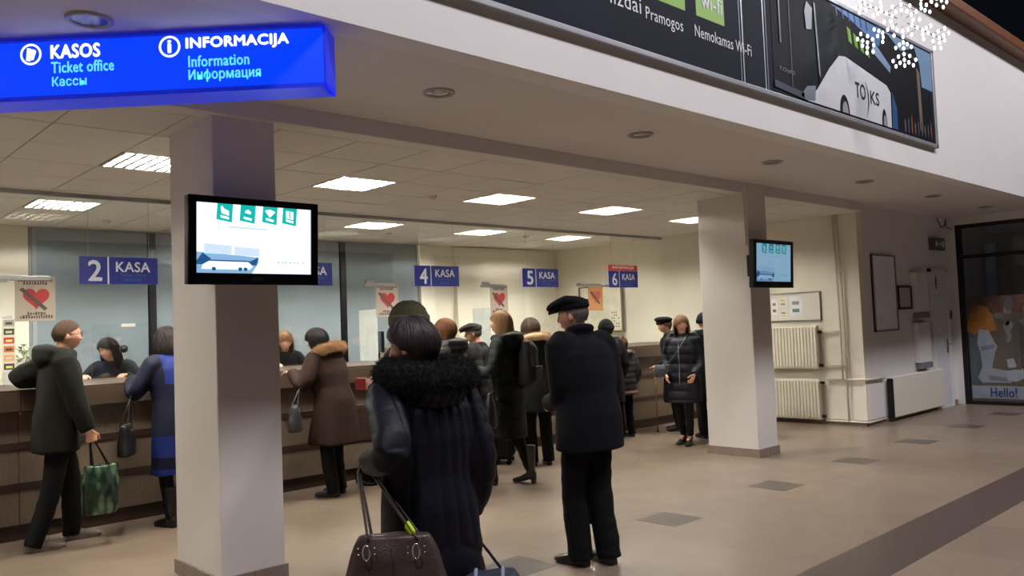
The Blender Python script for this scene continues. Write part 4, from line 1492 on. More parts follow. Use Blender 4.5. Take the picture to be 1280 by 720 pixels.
def person(label, loc, heading, H, coat, hair, hair_m, trousers_m=None, shoe='boot', shoe_m=None, hat=None, hat_m=None, lean=0, roll=0, twist=0,
           head_yaw=0, head_pitch=0, larm=None, rarm=None, feet=None, knee_fwd=1.0, detail=False, seated=False, female=True, glasses=False, group=None, gloves=False, skip_legs=False):
    s = H / 1.70
    hd = R(heading)
    root = thing('person', label, 'person', loc, hd, group)
    piv = Vector((0, 0, .93))
    Um = Matrix.Translation(piv) @ rot('Z', twist) @ rot('Y', lean) @ rot('X', roll) @ Matrix.Translation(-piv)
    S3 = Matrix.Scale(s, 4)
    U = lambda p: Um @ Vector(p)
    sw_ = .165 if female else .185
    shl = {1: U((-.01, sw_, 1.385)), -1: U((-.01, -sw_, 1.385))}
    Hm = Matrix.Translation(U((.012, 0, 1.478))) @ rot('Z', twist + head_yaw) @ rot('Y', lean * .35 + head_pitch) @ rot('X', roll * .5)
    wr, el, hdir, hpn, hcurl = {}, {}, {}, {}, {}
    for sd, arm in ((1, larm), (-1, rarm)):
        arm = arm or {}
        T = Vector(arm.get('w', tuple(shl[sd] + Vector((.05, sd * .075, -.50)))))
        pole = Vector(arm.get('pole', (-1, sd * .35, -.25)))
        e_, T2 = ik(shl[sd], T, .285, .255, pole)
        el[sd], wr[sd] = e_, T2
        fd = (T2 - e_).normalized()
        hdir[sd] = Vector(arm['hd']).normalized() if 'hd' in arm else fd
        hpn[sd] = Vector(arm.get('pn', (0, -sd, 0)))
        hcurl[sd] = arm.get('curl', .28)
    feet = feet or ((.0, .10, 8), (.0, -.10, -8))
    hips = {1: Vector((0, .085, .90)), -1: Vector((0, -.085, .90))}
    ank, kne = {}, {}
    for sd, ft in ((1, feet[0]), (-1, feet[1])):
        lift = {'heel': .055, 'boot_heel': .035}.get(shoe, 0)
        A = Vector((ft[0] - .028, ft[1], .085 + lift))
        if seated:
            kne[sd] = Vector((.40, sd * .11, .50))
            ank[sd] = A
        else:
            q_ = min(1, (A - hips[sd]).length * 1.006 / .85)
            kne[sd], ank[sd] = ik(hips[sd], A, .43 * q_, .42 * q_, (knee_fwd, sd * .08, 0))
    if seated:
        pass
    # ---- body: one continuous surface
    mb = MB()
    mb.v, mb.f = [], []
    hb = head_mb(Hm, female)
    mb.add(hb.v, hb.f)
    mb.tube([U((-.02, 0, 1.40)), U((-.012, 0, 1.45)), Hm @ Vector((-.012, 0, .03)), Hm @ Vector((-.005, 0, .075))], [.062, .052, .052, .05], 16)
    tors = []
    for z, rx, ry in ((.86, .10, .14), (.95, .105, .155), (1.08, .09, .13), (1.22, .105, .15), (1.33, .105, .165), (1.40, .075, .13), (1.44, .05, .07)):
        tors.append(ring(-.01, 0, z, rx, ry * (1 if female else 1.06), 22, 2.3, Um))
    mb.rings(tors)
    for sd in (1, -1):
        mb.tube(bez([U((-.01, sd * .10, 1.38)), shl[sd], el[sd], wr[sd]]), interp([.055, .052, .040, .026]), 12, round_end=False)
        hand_mb(mb, wr[sd], hdir[sd], hpn[sd], sd, hcurl[sd], 1.0)
        if not skip_legs:
            mb.tube(bez([hips[sd] + Vector((0, 0, .02)), kne[sd], ank[sd]]), interp([.085, .055, .036]), 12)
            mb.tube([ank[sd] + Vector((-.005, 0, -.03)), ank[sd] + Vector((.085, 0, -.058))], [.024, .020], 10, round_end=True)
    mb.xf(S3)
    bm_ = union(mb, .0058 if detail else .0082, 2, .45)
    body = link('body', bm_, SKIN, root, True)
    if gloves:
        bm_.materials.append(S_blk)
        for p in bm_.polygons:
            for sd in (1, -1):
                if (p.center - (wr[sd] + hdir[sd] * .08) * s).length < .13 * s:
                    p.material_index = 1
    # ---- eyes, brows, lips
    for sd in (1, -1):
        e_ = obj('eye', MB().ell(tuple(S3 @ Hm @ (HC + Vector((.072, sd * .031, .008)))), .0125 * s, .0125 * s, .0125 * s, 12, 8), M_eye, body, True)
        obj('iris', MB().ell(tuple(S3 @ Hm @ (HC + Vector((.0805, sd * .031, .008)))), .0055 * s, .0055 * s, .0055 * s, 10, 6), M_iris, e_, True)
        obj('eyebrow', MB().tube([S3 @ Hm @ (HC + Vector((.086 - .012 * q, sd * (.016 + .015 * q), .028 + .004 * math.sin(q * 1.6)))) for q in (0, 1, 2)], [.0035 * s, .004 * s, .0025 * s], 6), hair_m, body, True)
    obj('lips', MB().tube([S3 @ Hm @ (HC + Vector((.0835 - .012 * abs(q) ** 2, q * .020, -.064 + .001 * abs(q)))) for q in (-1, -.5, 0, .5, 1)], [.003 * s, .006 * s, .0075 * s, .006 * s, .003 * s], 8), M_lip, body, True)
    # ---- hair and hat
    if hair:
        hm = hair_mb(S3 @ Hm, hair, seed=int(abs(loc[0]) * 100))
        ho = link('hair', hm.mesh('hair'), hair_m, root, True)
        sd_ = int(abs(loc[0]) * 100)
        sm_ = strands_mb(S3 @ Hm, HAIR_ROWS[0], 5200 if detail else 1500, .0011 if detail else .002, sd_, 1.0, {'crop': .02, 'short': .075, 'full': .10}.get(hair, .04))
        so = link('hair_strands', sm_.mesh('hair_strands', False), hair_m, ho, True)
        so['kind'] = 'stuff'
    if hat:
        pts = hat_parts(hat, S3 @ Hm)
        base_ = None
        for nm, m_ in pts:
            o_ = link(nm, m_.mesh(nm), hat_m, base_ or root, True)
            base_ = base_ or o_
    if glasses:
        gm_ = MB()
        for sd in (1, -1):
            gm_.add(*(lambda t_: (t_.v, t_.f))(torus_mb((0, 0, 0), .021, .021, .0022, S3 @ Hm @ Matrix.Translation(HC + Vector((.098, sd * .031, .006))) @ rot('Y', 90), 20, 6)))
            gm_.tube([S3 @ Hm @ (HC + Vector((.097, sd * .052, .010))), S3 @ Hm @ (HC + Vector((.05, sd * .074, .010))), S3 @ Hm @ (HC + Vector((-.01, sd * .082, .006)))], .0022 * s, 6)
        gm_.tube([S3 @ Hm @ (HC + Vector((.100, -.011, .010))), S3 @ Hm @ (HC + Vector((.104, 0, .012))), S3 @ Hm @ (HC + Vector((.100, .011, .010)))], .0022 * s, 6)
        obj('glasses', gm_, M_black, root, True)
    # ---- trousers
    if trousers_m is not None and not skip_legs:
        mb = MB()
        mb.rings([ring(-.005, 0, z, rx, ry, 20, 2.3) for z, rx, ry in ((.80, .09, .14), (.90, .115, .165), (1.0, .108, .155), (1.06, .10, .145))])
        tw = coat.get('leg', 1.0)
        for sd in (1, -1):
            slim = trousers_m is C_tights
            end = ank[sd] + Vector((0, 0, -.045 if not slim else -.02))
            mb.tube(bez([hips[sd] + Vector((0, 0, .0)), kne[sd], end]), interp([.094, .062, .044] if slim else [.098 * tw, .076 * tw, .068 * tw ** 2]), 14)
        mb.xf(S3)
        tm_ = union(mb, .011, 3)
        displace(tm_, lambda co: fold_noise(co, 9, .006, 1.6))
        link('trousers', tm_, trousers_m, root, True)
    # ---- shoes
    if not skip_legs:
        for sd, ft in ((1, feet[0]), (-1, feet[1])):
            o_ = link('shoe' if shoe in ('shoe', 'heel', 'sneaker') else 'boot', shoe_mesh(shoe), None, root, True)
            o_.location = (ft[0] * s, ft[1] * s, 0)
            o_.rotation_euler.z = R(ft[2])
            o_.scale = (s, s, s)
            if not o_.data.materials:
                o_.data.materials.append(shoe_m)
            o_.material_slots[0].link = 'OBJECT'
            o_.material_slots[0].material = shoe_m
    # ---- coat
    b = coat.get('bulk', 1.0)
    hem = coat['hem']
    fl_ = coat.get('flare', 1.0)
    prof = [(1.475, .062, .066), (1.435, .085, .105), (1.395, .108, .170), (1.33, .128, .200), (1.22, .138, .200), (1.08, .132, .182), (.95, .146, .198)]
    if hem < .9:
        prof += [(.85, .150, .205)]
        zz = .72
        while zz > hem + .05:
            q = (.85 - zz) / .5
            prof.append((zz, .150 * (1 + q * .12 * fl_), .205 * (1 + q * .10 * fl_)))
            zz -= .12
        q = (.85 - hem) / .5
        prof.append((hem, .150 * (1 + q * .12 * fl_), .205 * (1 + q * .10 * fl_)))
    else:
        prof += [(hem, .146, .198)]
    mb = MB()
    I4 = Matrix.Identity(4)
    rs = []
    bd = coat.get('depth', 1.0)
    for z, rx, ry in prof:
        q = max(0, min(1, (z - .80) / .25))
        bb = b if z < 1.42 else 1.0
        r_a = ring(-.012, 0, z, rx * bb * bd, ry * (bb ** .8) * (.94 if female else 1.03), 30, 2.3)
        r_b = [Um @ Vector(p) for p in r_a]
        if seated and z < .9:
            pass
        rs.append([tuple(Vector(p0).lerp(p1, q)) for p0, p1 in zip(r_a, r_b)])
    mb.rings(rs)
    for sd in (1, -1):
        cuff = wr[sd] + (el[sd] - wr[sd]).normalized() * coat.get('cuff', .0)
        mb.tube(bez([U((-.01, sd * .09, 1.37)), shl[sd] + Vector((0, 0, .0)), el[sd], cuff]), interp([.078 * b, .083 * b, .066 * b, .050 * b ** .7]), 16)
    if coat.get('collar', 1):
        cm = torus_mb((-.008, 0, 1.462), .064, .068, .022, Um, 22, 10, sag=.012)
        mb.add(cm.v, cm.f)
    if coat.get('high'):
        cm = torus_mb((-.010, 0, 1.49), .072, .076, .026, Um, 22, 10, sag=.016)
        mb.add(cm.v, cm.f)
    if coat.get('hood'):
        hs = coat['hood']
        mb.ell(tuple(U((-.105, 0, 1.425))), .085 * hs, .135 * hs, .075 * hs, 18, 12)
        cm = torus_mb((-.03, 0, 1.455), .105 * hs, .120 * hs, .036 * hs, Um, 24, 10, sag=.01, op=50)
        mb.add(cm.v, cm.f)
    mb.xf(S3)
    cme = union(mb, coat.get('vox', .0125), coat.get('smooth', 5))
    st = coat.get('style', 'plain')

    def dsp(co):
        u_ = co / s
        if st == 'puffer':
            step = coat.get('step', .085)
            d_ = .011 * min(1, step / .1) ** 2 * (np.abs(np.sin(PI * u_[:, 2] / step)) ** .6 - .6)
        elif st == 'quilt':
            y, z = u_[:, 1], u_[:, 2]
            up_ = np.abs(np.cos(PI * y * (1 + .9 * np.clip(z - .95, -.3, .5)) / .062)) ** .5
            lo_ = np.abs(np.cos(PI * (z + .55 * np.abs(y)) / .13)) ** .5
            sl_ = .35 + .4 * np.abs(np.cos(PI * (z + .35 * u_[:, 0]) / .085)) ** .5
            k_ = np.clip((z - .80) / .06, 0, 1)
            d_ = up_ * k_ + lo_ * (1 - k_)
            ks = np.clip((np.abs(y) - .205) / .02, 0, 1) * (z > .6)
            d_ = d_ * (1 - ks) + sl_ * ks
            d_ = .012 * (d_ - .6)
        else:
            d_ = np.zeros(len(co))
        return d_ * s + fold_noise(co, coat.get('fs', 6), coat.get('fold', .010), .5)

    displace(cme, dsp)
    co_ = link(coat.get('name', 'coat'), cme, coat['m'], root, True)
    if coat.get('panel_m') is not None:
        me2 = cme
        me2.materials.append(coat['panel_m'])
        for p in me2.polygons:
            c_ = p.center / s
            if coat['panel_f'](c_):
                p.material_index = 1
    if coat.get('zip') is not None:
        zl = MB().tube([S3 @ U((.148 * b, 0, 1.36)), S3 @ U((.158 * b, 0, 1.2)), S3 @ U((.150 * b, 0, 1.05)), S3 @ Vector((.165 * b, 0, max(hem, .8)))], .005, 6)
        obj('zip', zl, coat['zip'], co_)
    # ---- fur
    if coat.get('fur_m') is not None:
        fs_ = coat.get('fur', (.115, .145, .045, -.02, 40))
        tm = torus_mb((-.035 + fs_[3], 0, coat.get('fur_z', 1.44)), fs_[0], fs_[1], fs_[2], S3 @ Um @ rot('X', 0), 40, 14, sag=coat.get('fur_sag', .03), op=fs_[4])
        core = union(tm, .012, 2)
        displace(core, lambda co: fold_noise(co, 28, .008, 1))
        o_ = link('fur_trim', core, coat['fur_m'], co_, True)
        fm = fur_mb(core, coat.get('fur_n', 3500), coat.get('fur_len', .03), coat.get('fur_w', .0016))
        f_ = link('fur_hairs', fm.mesh('fur_hairs', False), coat['fur_m'], o_)
        f_['kind'] = 'stuff'
    W = Matrix.Translation(Vector(loc)) @ Matrix.Rotation(hd, 4, 'Z')
    return dict(root=root, W=W, s=s, wr={k: W @ (v * s) for k, v in wr.items()}, el={k: W @ (v * s) for k, v in el.items()}, hdir=hdir, U=lambda p: W @ (U(p) * s), hand={k: W @ ((wr[k] + hdir[k] * .075) * s) for k in wr})


def fabric(name, c, rough=.85, var=.12, vs=30, bump=.12, bs=160, sheen=0.0):
    k_ = .58 if max(c) < 45 else (.72 if max(c) < 80 else .9)
    return mat('cloth_' + name, tuple(x * k_ for x in c), rough, var=var, vs=vs, bump=bump, bs=bs, sheen=sheen, spec=.2)


HAIR = lambda name, c: mat('hair_' + name, tuple(x * .85 for x in c), .6, var=.3, vs=30, stretch=(6, 6, .6), bump=.2, bs=120, spec=.25)
C_blk = fabric('black', (20, 19, 22))
C_trs = fabric('black_trousers', (16, 15, 18))
C_tights = fabric('tights', (18, 17, 20), .6)
S_blk = mat('leather_black', (18, 16, 16), .35, var=.1, vs=20)
S_brn = mat('leather_dark_brown', (36, 28, 24), .3, var=.15, vs=20)
S_gry = mat('sneaker_grey', (120, 112, 104), .7, var=.2, vs=20)

# 1 man in olive parka leaning at the counter
P1 = person('man in dark olive hooded parka and glasses leaning on the counter', (1.83, 7.30, 0), -6, 1.76,
            dict(hem=.72, bulk=1.10, m=fabric('olive', (34, 35, 27)), hood=1.3, style='plain', fold=.016, fs=7, name='parka', leg=.98, vox=.011, flare=0),
            'crop', HAIR('light_brown', (86, 62, 46)), C_trs, 'sneaker', S_gry, lean=5, head_yaw=-4, detail=True, female=False, glasses=True,
            larm=dict(w=(-.02, .33, 1.24), pole=(-1, .3, -.6), hd=(.8, .2, -.1), pn=(0, 0, -1)), rarm=dict(w=(.19, -.25, .82), curl=.85, hd=(.25, 0, -1), pn=(0, 1, 0)),
            feet=((.13, .10, 4), (-.16, -.11, -4)))

# 2 woman in blue colour-blocked coat
blue_m = fabric('royal_blue', (28, 46, 122), .6)
P3 = person('woman in blue and navy coat with black boots at the counter', (2.74, 7.26, 0), 98, 1.68,
            dict(hem=.44, bulk=1.05, m=fabric('navy_panel', (22, 26, 56), .7), panel_m=blue_m, panel_f=lambda c: (c[2] > 1.22 and abs(c[1]) < .13) or (.60 < c[2] < .78) or (c[2] < .50), style='plain', fold=.014, fs=6),
            'bob', HAIR('dark_brown', (34, 23, 22)), C_tights, 'boot', S_blk, lean=7, head_pitch=8, head_yaw=12,
            larm=dict(w=(.36, .20, 1.26), pole=(-.3, .6, -1), hd=(1, -.15, -.02), pn=(0, 0, -1)), rarm=dict(w=(.36, -.12, 1.26), pole=(-.3, -.6, -1), hd=(1, .3, -.02), pn=(0, 0, -1)),
            feet=((-.06, .10, 10), (.05, -.10, -6)))

# 3 woman in brown coat with tan fur hood
P4 = person('woman in long brown coat with tan fur hood leaning over the counter', (4.26, 7.20, 0), 116, 1.64,
            dict(hem=.53, bulk=1.22, flare=3.2, m=fabric('chestnut', (58, 34, 27), .8), hood=1.2, fur_m=mat('fur_tan', (168, 130, 92), .8, var=.3, vs=60), fur=(.135, .17, .046, -.03, 46), fur_z=1.45, fur_sag=.03, fur_n=6000, fur_len=.035, style='plain', fold=.016, fs=6, depth=1.12),
            'full', HAIR('black', (22, 18, 20)), C_trs, 'ankle_boot', S_blk, lean=13, head_pitch=10, head_yaw=8,
            larm=dict(w=(.34, .20, 1.26), pole=(-.2, .7, -1), hd=(1, -.1, -.02), pn=(0, 0, -1)), rarm=dict(w=(.36, -.14, 1.26), pole=(-.2, -.7, -1), hd=(1, .2, -.02), pn=(0, 0, -1)),
            feet=((-.02, .10, 8), (.03, -.10, -6)))

# 4 foreground woman in quilted navy coat with black fur collar
P5 = person('woman in long navy quilted coat with huge black fur collar', (1.93, 2.58, 0), 84, 1.62,
            dict(hem=.22, bulk=1.04, m=mat('quilted_navy_nylon', (12, 12, 25), .55, var=.12, vs=12, bump=.15, bs=40, spec=.25), style='quilt', fold=.007, fs=9, vox=.0085, smooth=4, hood=1.1, fur_m=mat('fur_black', (9, 8, 10), .9, var=.2, vs=60), fur=(.115, .155, .060, -.01, 20), fur_z=1.475, fur_sag=-.02, fur_n=16000, fur_len=.022, fur_w=.0012, depth=1.1, flare=1.3, cuff=.01),
            'short', mat('hair_aubergine_gloss', (52, 38, 40), .42, var=.25, vs=26, stretch=(6, 6, .6), bump=.12, bs=120, spec=.4), C_trs, 'ankle_boot', S_blk, lean=3, head_yaw=34, head_pitch=6, detail=True, gloves=True,
            larm=dict(w=(.05, .225, 1.15), pole=(-1, .35, -.3), curl=.9, hd=(.6, .05, -.75), pn=(.3, -.8, -.3)), rarm=dict(w=(.03, -.22, .88), curl=.9))

# 5 man in olive knitted hat
P6 = person('tall man in ribbed olive knitted hat and dark jacket', (3.26, 4.49, 0), 112, 1.715,
            dict(hem=.74, bulk=1.12, m=fabric('charcoal', (26, 26, 28)), hood=.9, style='plain', fold=.012, name='jacket'),
            'crop', HAIR('grey_brown', (84, 72, 62)), C_trs, 'shoe', S_blk, hat='beanie', hat_m=fabric('olive_knit', (92, 90, 68), .95, bs=80, bump=.3), female=False, head_yaw=14,
            larm=dict(w=(.24, .08, 1.20), pole=(-.4, .5, -1), curl=.7, hd=(.9, -.1, .25), pn=(0, -1, -.2)))

# 6 person with short ginger hair in hooded puffer
P8 = person('woman with short ginger hair in dark grey hooded puffer jacket', (5.47, 6.86, 0), 118, 1.67,
            dict(hem=.62, bulk=1.14, m=mat('puffer_grey_nylon', (28, 27, 29), .5, spec=.25, var=.1, vs=10), hood=1.25, style='puffer', step=.095, fold=.008, name='puffer_jacket'),
            'full', HAIR('ginger', (142, 94, 60)), C_trs, 'ankle_boot', S_blk, head_yaw=15, head_pitch=6)

# 7 old man with flat cap at counter, grey hair
P9 = person('man in grey flat cap and dark padded jacket standing with his back turned', (6.20, 7.26, 0), 122, 1.62,
            dict(hem=.66, bulk=1.16, m=fabric('dark_slate', (36, 36, 38)), style='puffer', step=.16, fold=.012, name='jacket', collar=1),
            'crop', HAIR('grey', (128, 120, 112)), C_trs, 'shoe', S_blk, hat='flat_cap', hat_m=fabric('grey_tweed', (58, 56, 54), .95), female=False, head_yaw=16, head_pitch=8)

# 8 blonde woman with backpack and red wallet
P10 = person('blonde woman in long dark green coat with black heeled boots', (5.66, 6.18, 0), 116, 1.72,
             dict(hem=.46, bulk=1.02, m=mat('cloth_bottle_green', (9, 17, 17), .6, spec=.2, var=.12, vs=14, bump=.1), hood=1.25, style='puffer', step=.075, fold=.008, flare=1.2),
             'long', HAIR('blonde', (206, 166, 118)), C_tights, 'boot_heel', S_brn, lean=2, head_yaw=10,
             larm=dict(w=(.30, .22, 1.17), pole=(-.6, .5, -1), curl=.7, hd=(1, -.05, .15), pn=(0, -1, -.2)), feet=((.18, .10, 4), (-.16, -.09, -10)))

# 9 person with beige fur hood
P11 = person('person in dark jacket with pale beige fur hood before the counter', (6.62, 6.72, 0), 66, 1.66,
             dict(hem=.62, bulk=1.1, m=fabric('dark_teal', (30, 34, 34)), hood=1.2, fur_m=mat('fur_beige', (206, 176, 140), .85, var=.2, vs=60), fur=(.125, .155, .045, -.03, 50), fur_n=2600, fur_sag=.04, style='plain', fold=.012, name='jacket'),
             'full', HAIR('brown', (74, 54, 44)), C_trs, 'shoe', S_blk, head_yaw=20, head_pitch=14, lean=6)

# 10 man in flat black cap
P12 = person('elderly man in flat navy cap and long dark navy overcoat', (4.10, 3.70, 0), 84, 1.755,
             dict(hem=.73, bulk=1.16, m=fabric('dark_navy_wool', (17, 17, 26), .9, bs=220), style='plain', fold=.013, fs=4.5, name='overcoat', leg=1.08, high=1, vox=.010, flare=.5, collar=1),
             'crop', HAIR('silver', (120, 112, 106)), C_trs, 'shoe', S_blk, hat='flat_cap', hat_m=fabric('navy_felt', (18, 18, 26), .95), female=False, head_yaw=34, head_pitch=6, lean=5, detail=True,
             larm=dict(w=(.26, .10, 1.02)), rarm=dict(w=(.20, -.19, .93)), feet=((.05, .085, 12), (-.04, -.075, -4)))

# 11 child in grey jacket
P13 = person('child with brown hair in shiny grey jacket by the counter', (8.92, 7.34, 0), 75, 1.37,
             dict(hem=.72, bulk=1.14, m=mat('puffer_silver_grey', (46, 44, 48), .5, spec=.3, var=.15, vs=10), hood=1.0, style='puffer', step=.10, fold=.01, name='puffer_jacket', panel_m=mat('reflective_stripe', (150, 120, 112), .5), panel_f=lambda c: .76 < c[2] < .80),
             'full', HAIR('chestnut_child', (104, 70, 50)), C_trs, 'sneaker', mat('sneaker_blue', (60, 74, 96), .6), head_pitch=6)

# 12 person in dark woollen hat
P14 = person('person in black woollen hat and dark coat beyond the overcoat man', (8.42, 7.18, 0), 80, 1.60,
             dict(hem=.55, bulk=1.1, m=C_blk, style='plain', fold=.012),
             'short', HAIR('auburn', (96, 66, 52)), C_trs, 'ankle_boot', S_blk, hat='knit_cap', hat_m=fabric('black_knit', (18, 18, 20), .95))

# 13 person with beret and cane
P15 = person('person in black beret and black coat with a walking stick', (9.86, 7.14, 0), 128, 1.63,
             dict(hem=.42, bulk=1.2, m=fabric('soft_black', (17, 16, 18)), style='plain', fold=.014, depth=1.1),
             'short', HAIR('faded_brown', (94, 72, 58)), C_trs, 'ankle_boot', S_blk, hat='beret', hat_m=fabric('black_felt', (16, 15, 17), .95), lean=10, head_pitch=10, head_yaw=14,
             larm=dict(w=(.26, .20, .98), pole=(-.6, .5, -.6), curl=.9, hd=(.6, 0, -.6), pn=(0, -1, -.3)))

# 14 woman facing the camera
P16 = person('blonde bobbed woman in navy puffer coat facing the entrance', (8.78, 6.24, 0), 196, 1.62,
             dict(hem=.56, bulk=1.12, m=mat('puffer_midnight', (10, 12, 24), .55, spec=.25, var=.12, vs=10), style='puffer', step=.12, fold=.008, hood=1.25, zip=M_metal, name='puffer_coat'),
             'bob', HAIR('dark_blonde', (150, 112, 78)), C_tights, 'heel', S_blk, head_yaw=20, head_pitch=2, detail=True, feet=((.06, .06, 6), (-.05, -.07, -6)), larm=dict(w=(.13, .19, .93), pole=(-1, .6, -.2)), rarm=dict(w=(.13, -.19, .93), pole=(-1, -.6, -.2)))

# 15 hooded person behind her
P17 = person('person in black hooded jacket standing behind the bobbed woman', (9.45, 6.34, 0), 60, 1.64,
             dict(hem=.60, bulk=1.12, m=fabric('jet', (16, 17, 22)), hood=1.2, style='plain', fold=.012, name='jacket'),
             None, HAIR('black2', (22, 20, 22)), C_trs, 'ankle_boot', S_blk, hat='knit_cap', hat_m=fabric('jet_knit', (18, 20, 28), .95))


# clerks behind the glass
def clerk(label, loc, heading, hair, hm, m_, yawh, pitch, lean=10):
    return person(label, loc, heading, 1.62,
                  dict(hem=.93, bulk=.98, m=m_, style='plain', fold=.008, name='pullover', collar=0), hair, hm, C_trs, 'shoe', S_blk, lean=lean, head_yaw=yawh, head_pitch=pitch,
                  larm=dict(w=(.33, .20, 1.31), pole=(-.3, .8, -1), hd=(1, -.2, 0), pn=(0, 0, -1)), rarm=dict(w=(.33, -.20, 1.31), pole=(-.3, -.8, -1), hd=(1, .2, 0), pn=(0, 0, -1)))

M_pull = fabric('clerk_charcoal', (40, 44, 46))
M_pull2 = fabric('clerk_black', (24, 24, 28))
K2 = clerk('clerk with long dark hair behind glass of window two', (2.84, 9.16, 0), 238, 'long', HAIR('clerk_dark', (40, 28, 28)), M_pull, -36, 10)
K3 = clerk('fair haired clerk behind glass beside the brown coat', (4.74, 9.16, 0), 262, 'bob', HAIR('clerk_fair', (150, 108, 70)), M_pull2, -10, 8)
K4 = clerk('blonde clerk behind glass of window four', (6.46, 9.16, 0), 250, 'bob', HAIR('clerk_blonde', (184, 144, 100)), fabric('clerk_brown', (96, 78, 62)), -10, 6, 6)


# ------------------------------------------------------------------ bags and things held
def soft_bag(name, label, cat, loc, rz, w_, d_, h_, m, taper=.8, vox=.010, fold=.006, group=None, body='body', puff=1.0):
    t = thing(name, label, cat, loc, R(rz), group)
    mb = MB()
    rs = []
    for q, f in ((0, .86), (.06, 1.0), (.35, 1.02 * puff), (.7, .5 + .5 * taper), (.93, taper), (1.0, taper * .93)):
        dd = d_ * (1 if q < .5 else 1 - .55 * (q - .5) / .5)
        rs.append(ring(0, 0, h_ * q, w_ / 2 * f, dd / 2 * (.9 if q == 0 else 1), 26, 3.2))
    mb.rings(rs)
    me = union(mb, vox, 3)
    displace(me, lambda co: fold_noise(co, 14, fold, .8))
    b_ = link(body, me, m, t, True)
    return t, b_


def strap(parent, pts, r_, m, name='strap', flat=.35, n=8):
    """pts in world space"""
    Wi = (Matrix.Translation(parent.location) @ Matrix.Rotation(parent.rotation_euler.z, 4, 'Z')).inverted()
    o_ = obj(name, MB().tube(bez([Wi @ Vector(p) for p in pts], 5), r_, n, flat=flat), m, parent, True)
    return o_


# brown leather handbag of the woman in the foreground
M_bl = mat('leather_brown', (62, 48, 44), .42, var=.14, vs=30, bump=.2, bs=150)
hb_loc = Vector((1.675, 2.445, .60))
t, b_ = soft_bag('handbag', 'brown leather handbag with silver rings and white tag', 'handbag', tuple(hb_loc), -43, .37, .15, .27, M_bl, .72, .007, .005)
hx = Vector((math.cos(R(-43)), math.sin(R(-43)), 0))
hn = Vector((-.683, -.731, 0))
hand5 = P5['hand'][1] + Vector((0, 0, .015))
for sgn_ in (1, -1):
    for q in (-.085, .085):
        pass
for fb, nm in ((1, 'front_handle'), (-1, 'rear_handle')):
    off_ = hn * (.036 * fb)
    a0 = hb_loc + hx * -.085 + off_ + Vector((0, 0, .255))
    a1 = hb_loc + hx * .085 + off_ + Vector((0, 0, .255))
    top_ = hand5 + off_ * .5
    strap(t, [a0, a0.lerp(top_, .5) + hx * -.012, top_ + hx * -.022, top_ + hx * .022, a1.lerp(top_, .5) + hx * .012, a1], .0155, M_bl, nm, .3)
for q in (-.085, .085):
    c_ = Vector((q, -.078, .228))
    rg_ = MB()
    pts = [c_ + Vector((.012 * math.sin(a) * (1 if abs(math.cos(a)) < .9 else .6), -.002, .026 * math.cos(a))) for a in [2 * PI * i / 16 for i in range(17)]]
    rg_.tube(pts, .0032, 6)
    obj('silver_ring', rg_, mat('silver_buckle', (214, 212, 208), .2, metal=1), t, True)
    for dx in (-.028, .028):
        for dz in (-.006, .014):
            obj('rivet', MB().ell(tuple(c_ + Vector((dx, .002, dz))), .003, .003, .003, 8, 6), MATS['silver_buckle'], t, True)
w5 = Matrix.Translation(hb_loc) @ Matrix.Rotation(R(-43), 4, 'Z')
a1_ = hb_loc + hx * .085 + hn * .036 + Vector((0, 0, .255))
tp_ = a1_.lerp(hand5 + hn * .018, .5) + hx * .012
strap(t, [a1_.lerp(tp_, q) + hn * .001 for q in (.16, .24, .33, .42)], .0195, mat('lime_reflective', (196, 216, 20), .4), 'lime_band', .42)
ch = MB().tube([(-.085, -.086, .20), (-.083, -.092, .17), (-.08, -.094, .150)], .0016, 5)
obj('tag_cord', ch, MATS['silver_buckle'], t)
tg = MB().rings([[(-.078 + r_ * math.cos(2 * PI * i / 24), y_, .118 + r_ * (1.12 if math.sin(2 * PI * i / 24) > 0 else 1) * math.sin(2 * PI * i / 24)) for i in range(24)] for r_, y_ in ((.024, -.088), (.027, -.090), (.027, -.095), (.024, -.097))])
obj('round_tag', tg, mat('tag_pale', (176, 176, 178), .4), t, True)
seam = MB().tube([(-.0, -.0775 - .0, .24), (.0, -.083, .12), (0, -.08, .02)], .002, 5)
obj('seam', seam, M_bl, t)

# navy travel bag on the far side
M_nb = mat('nylon_navy', (26, 32, 52), .5, var=.15, vs=15, bump=.15)
t = thing('travel_bag', 'small dark blue travel bag with pale strap beside the quilted coat', 'bag', (1.96, 2.44, .44), R(-43))
mb = MB().tube([(-.02, 0, .12), (.0, 0, .12), (.20, 0, .12), (.22, 0, .12)], [.09, .115, .115, .09], 20)
bm2 = union(mb, .010, 3)
displace(bm2, lambda co: fold_noise(co, 12, .008, 1))
tb = link('body', bm2, M_nb, t, True)
for xx in (.06, .16):
    tm = torus_mb((0, 0, 0), .118, .118, .008, Matrix.Translation((xx, 0, .12)) @ rot('Y', 90), 30, 8)
    obj('strap_band', tm, mat('strap_grey', (120, 126, 140), .6), t, True)
strap(t, [t.matrix_world.to_translation() * 0 + Vector((1.99, 2.41, .67)), P5['hand'][-1] + Vector((0, 0, .0)), Vector((2.08, 2.33, .67))], .010, M_nb, 'handle')

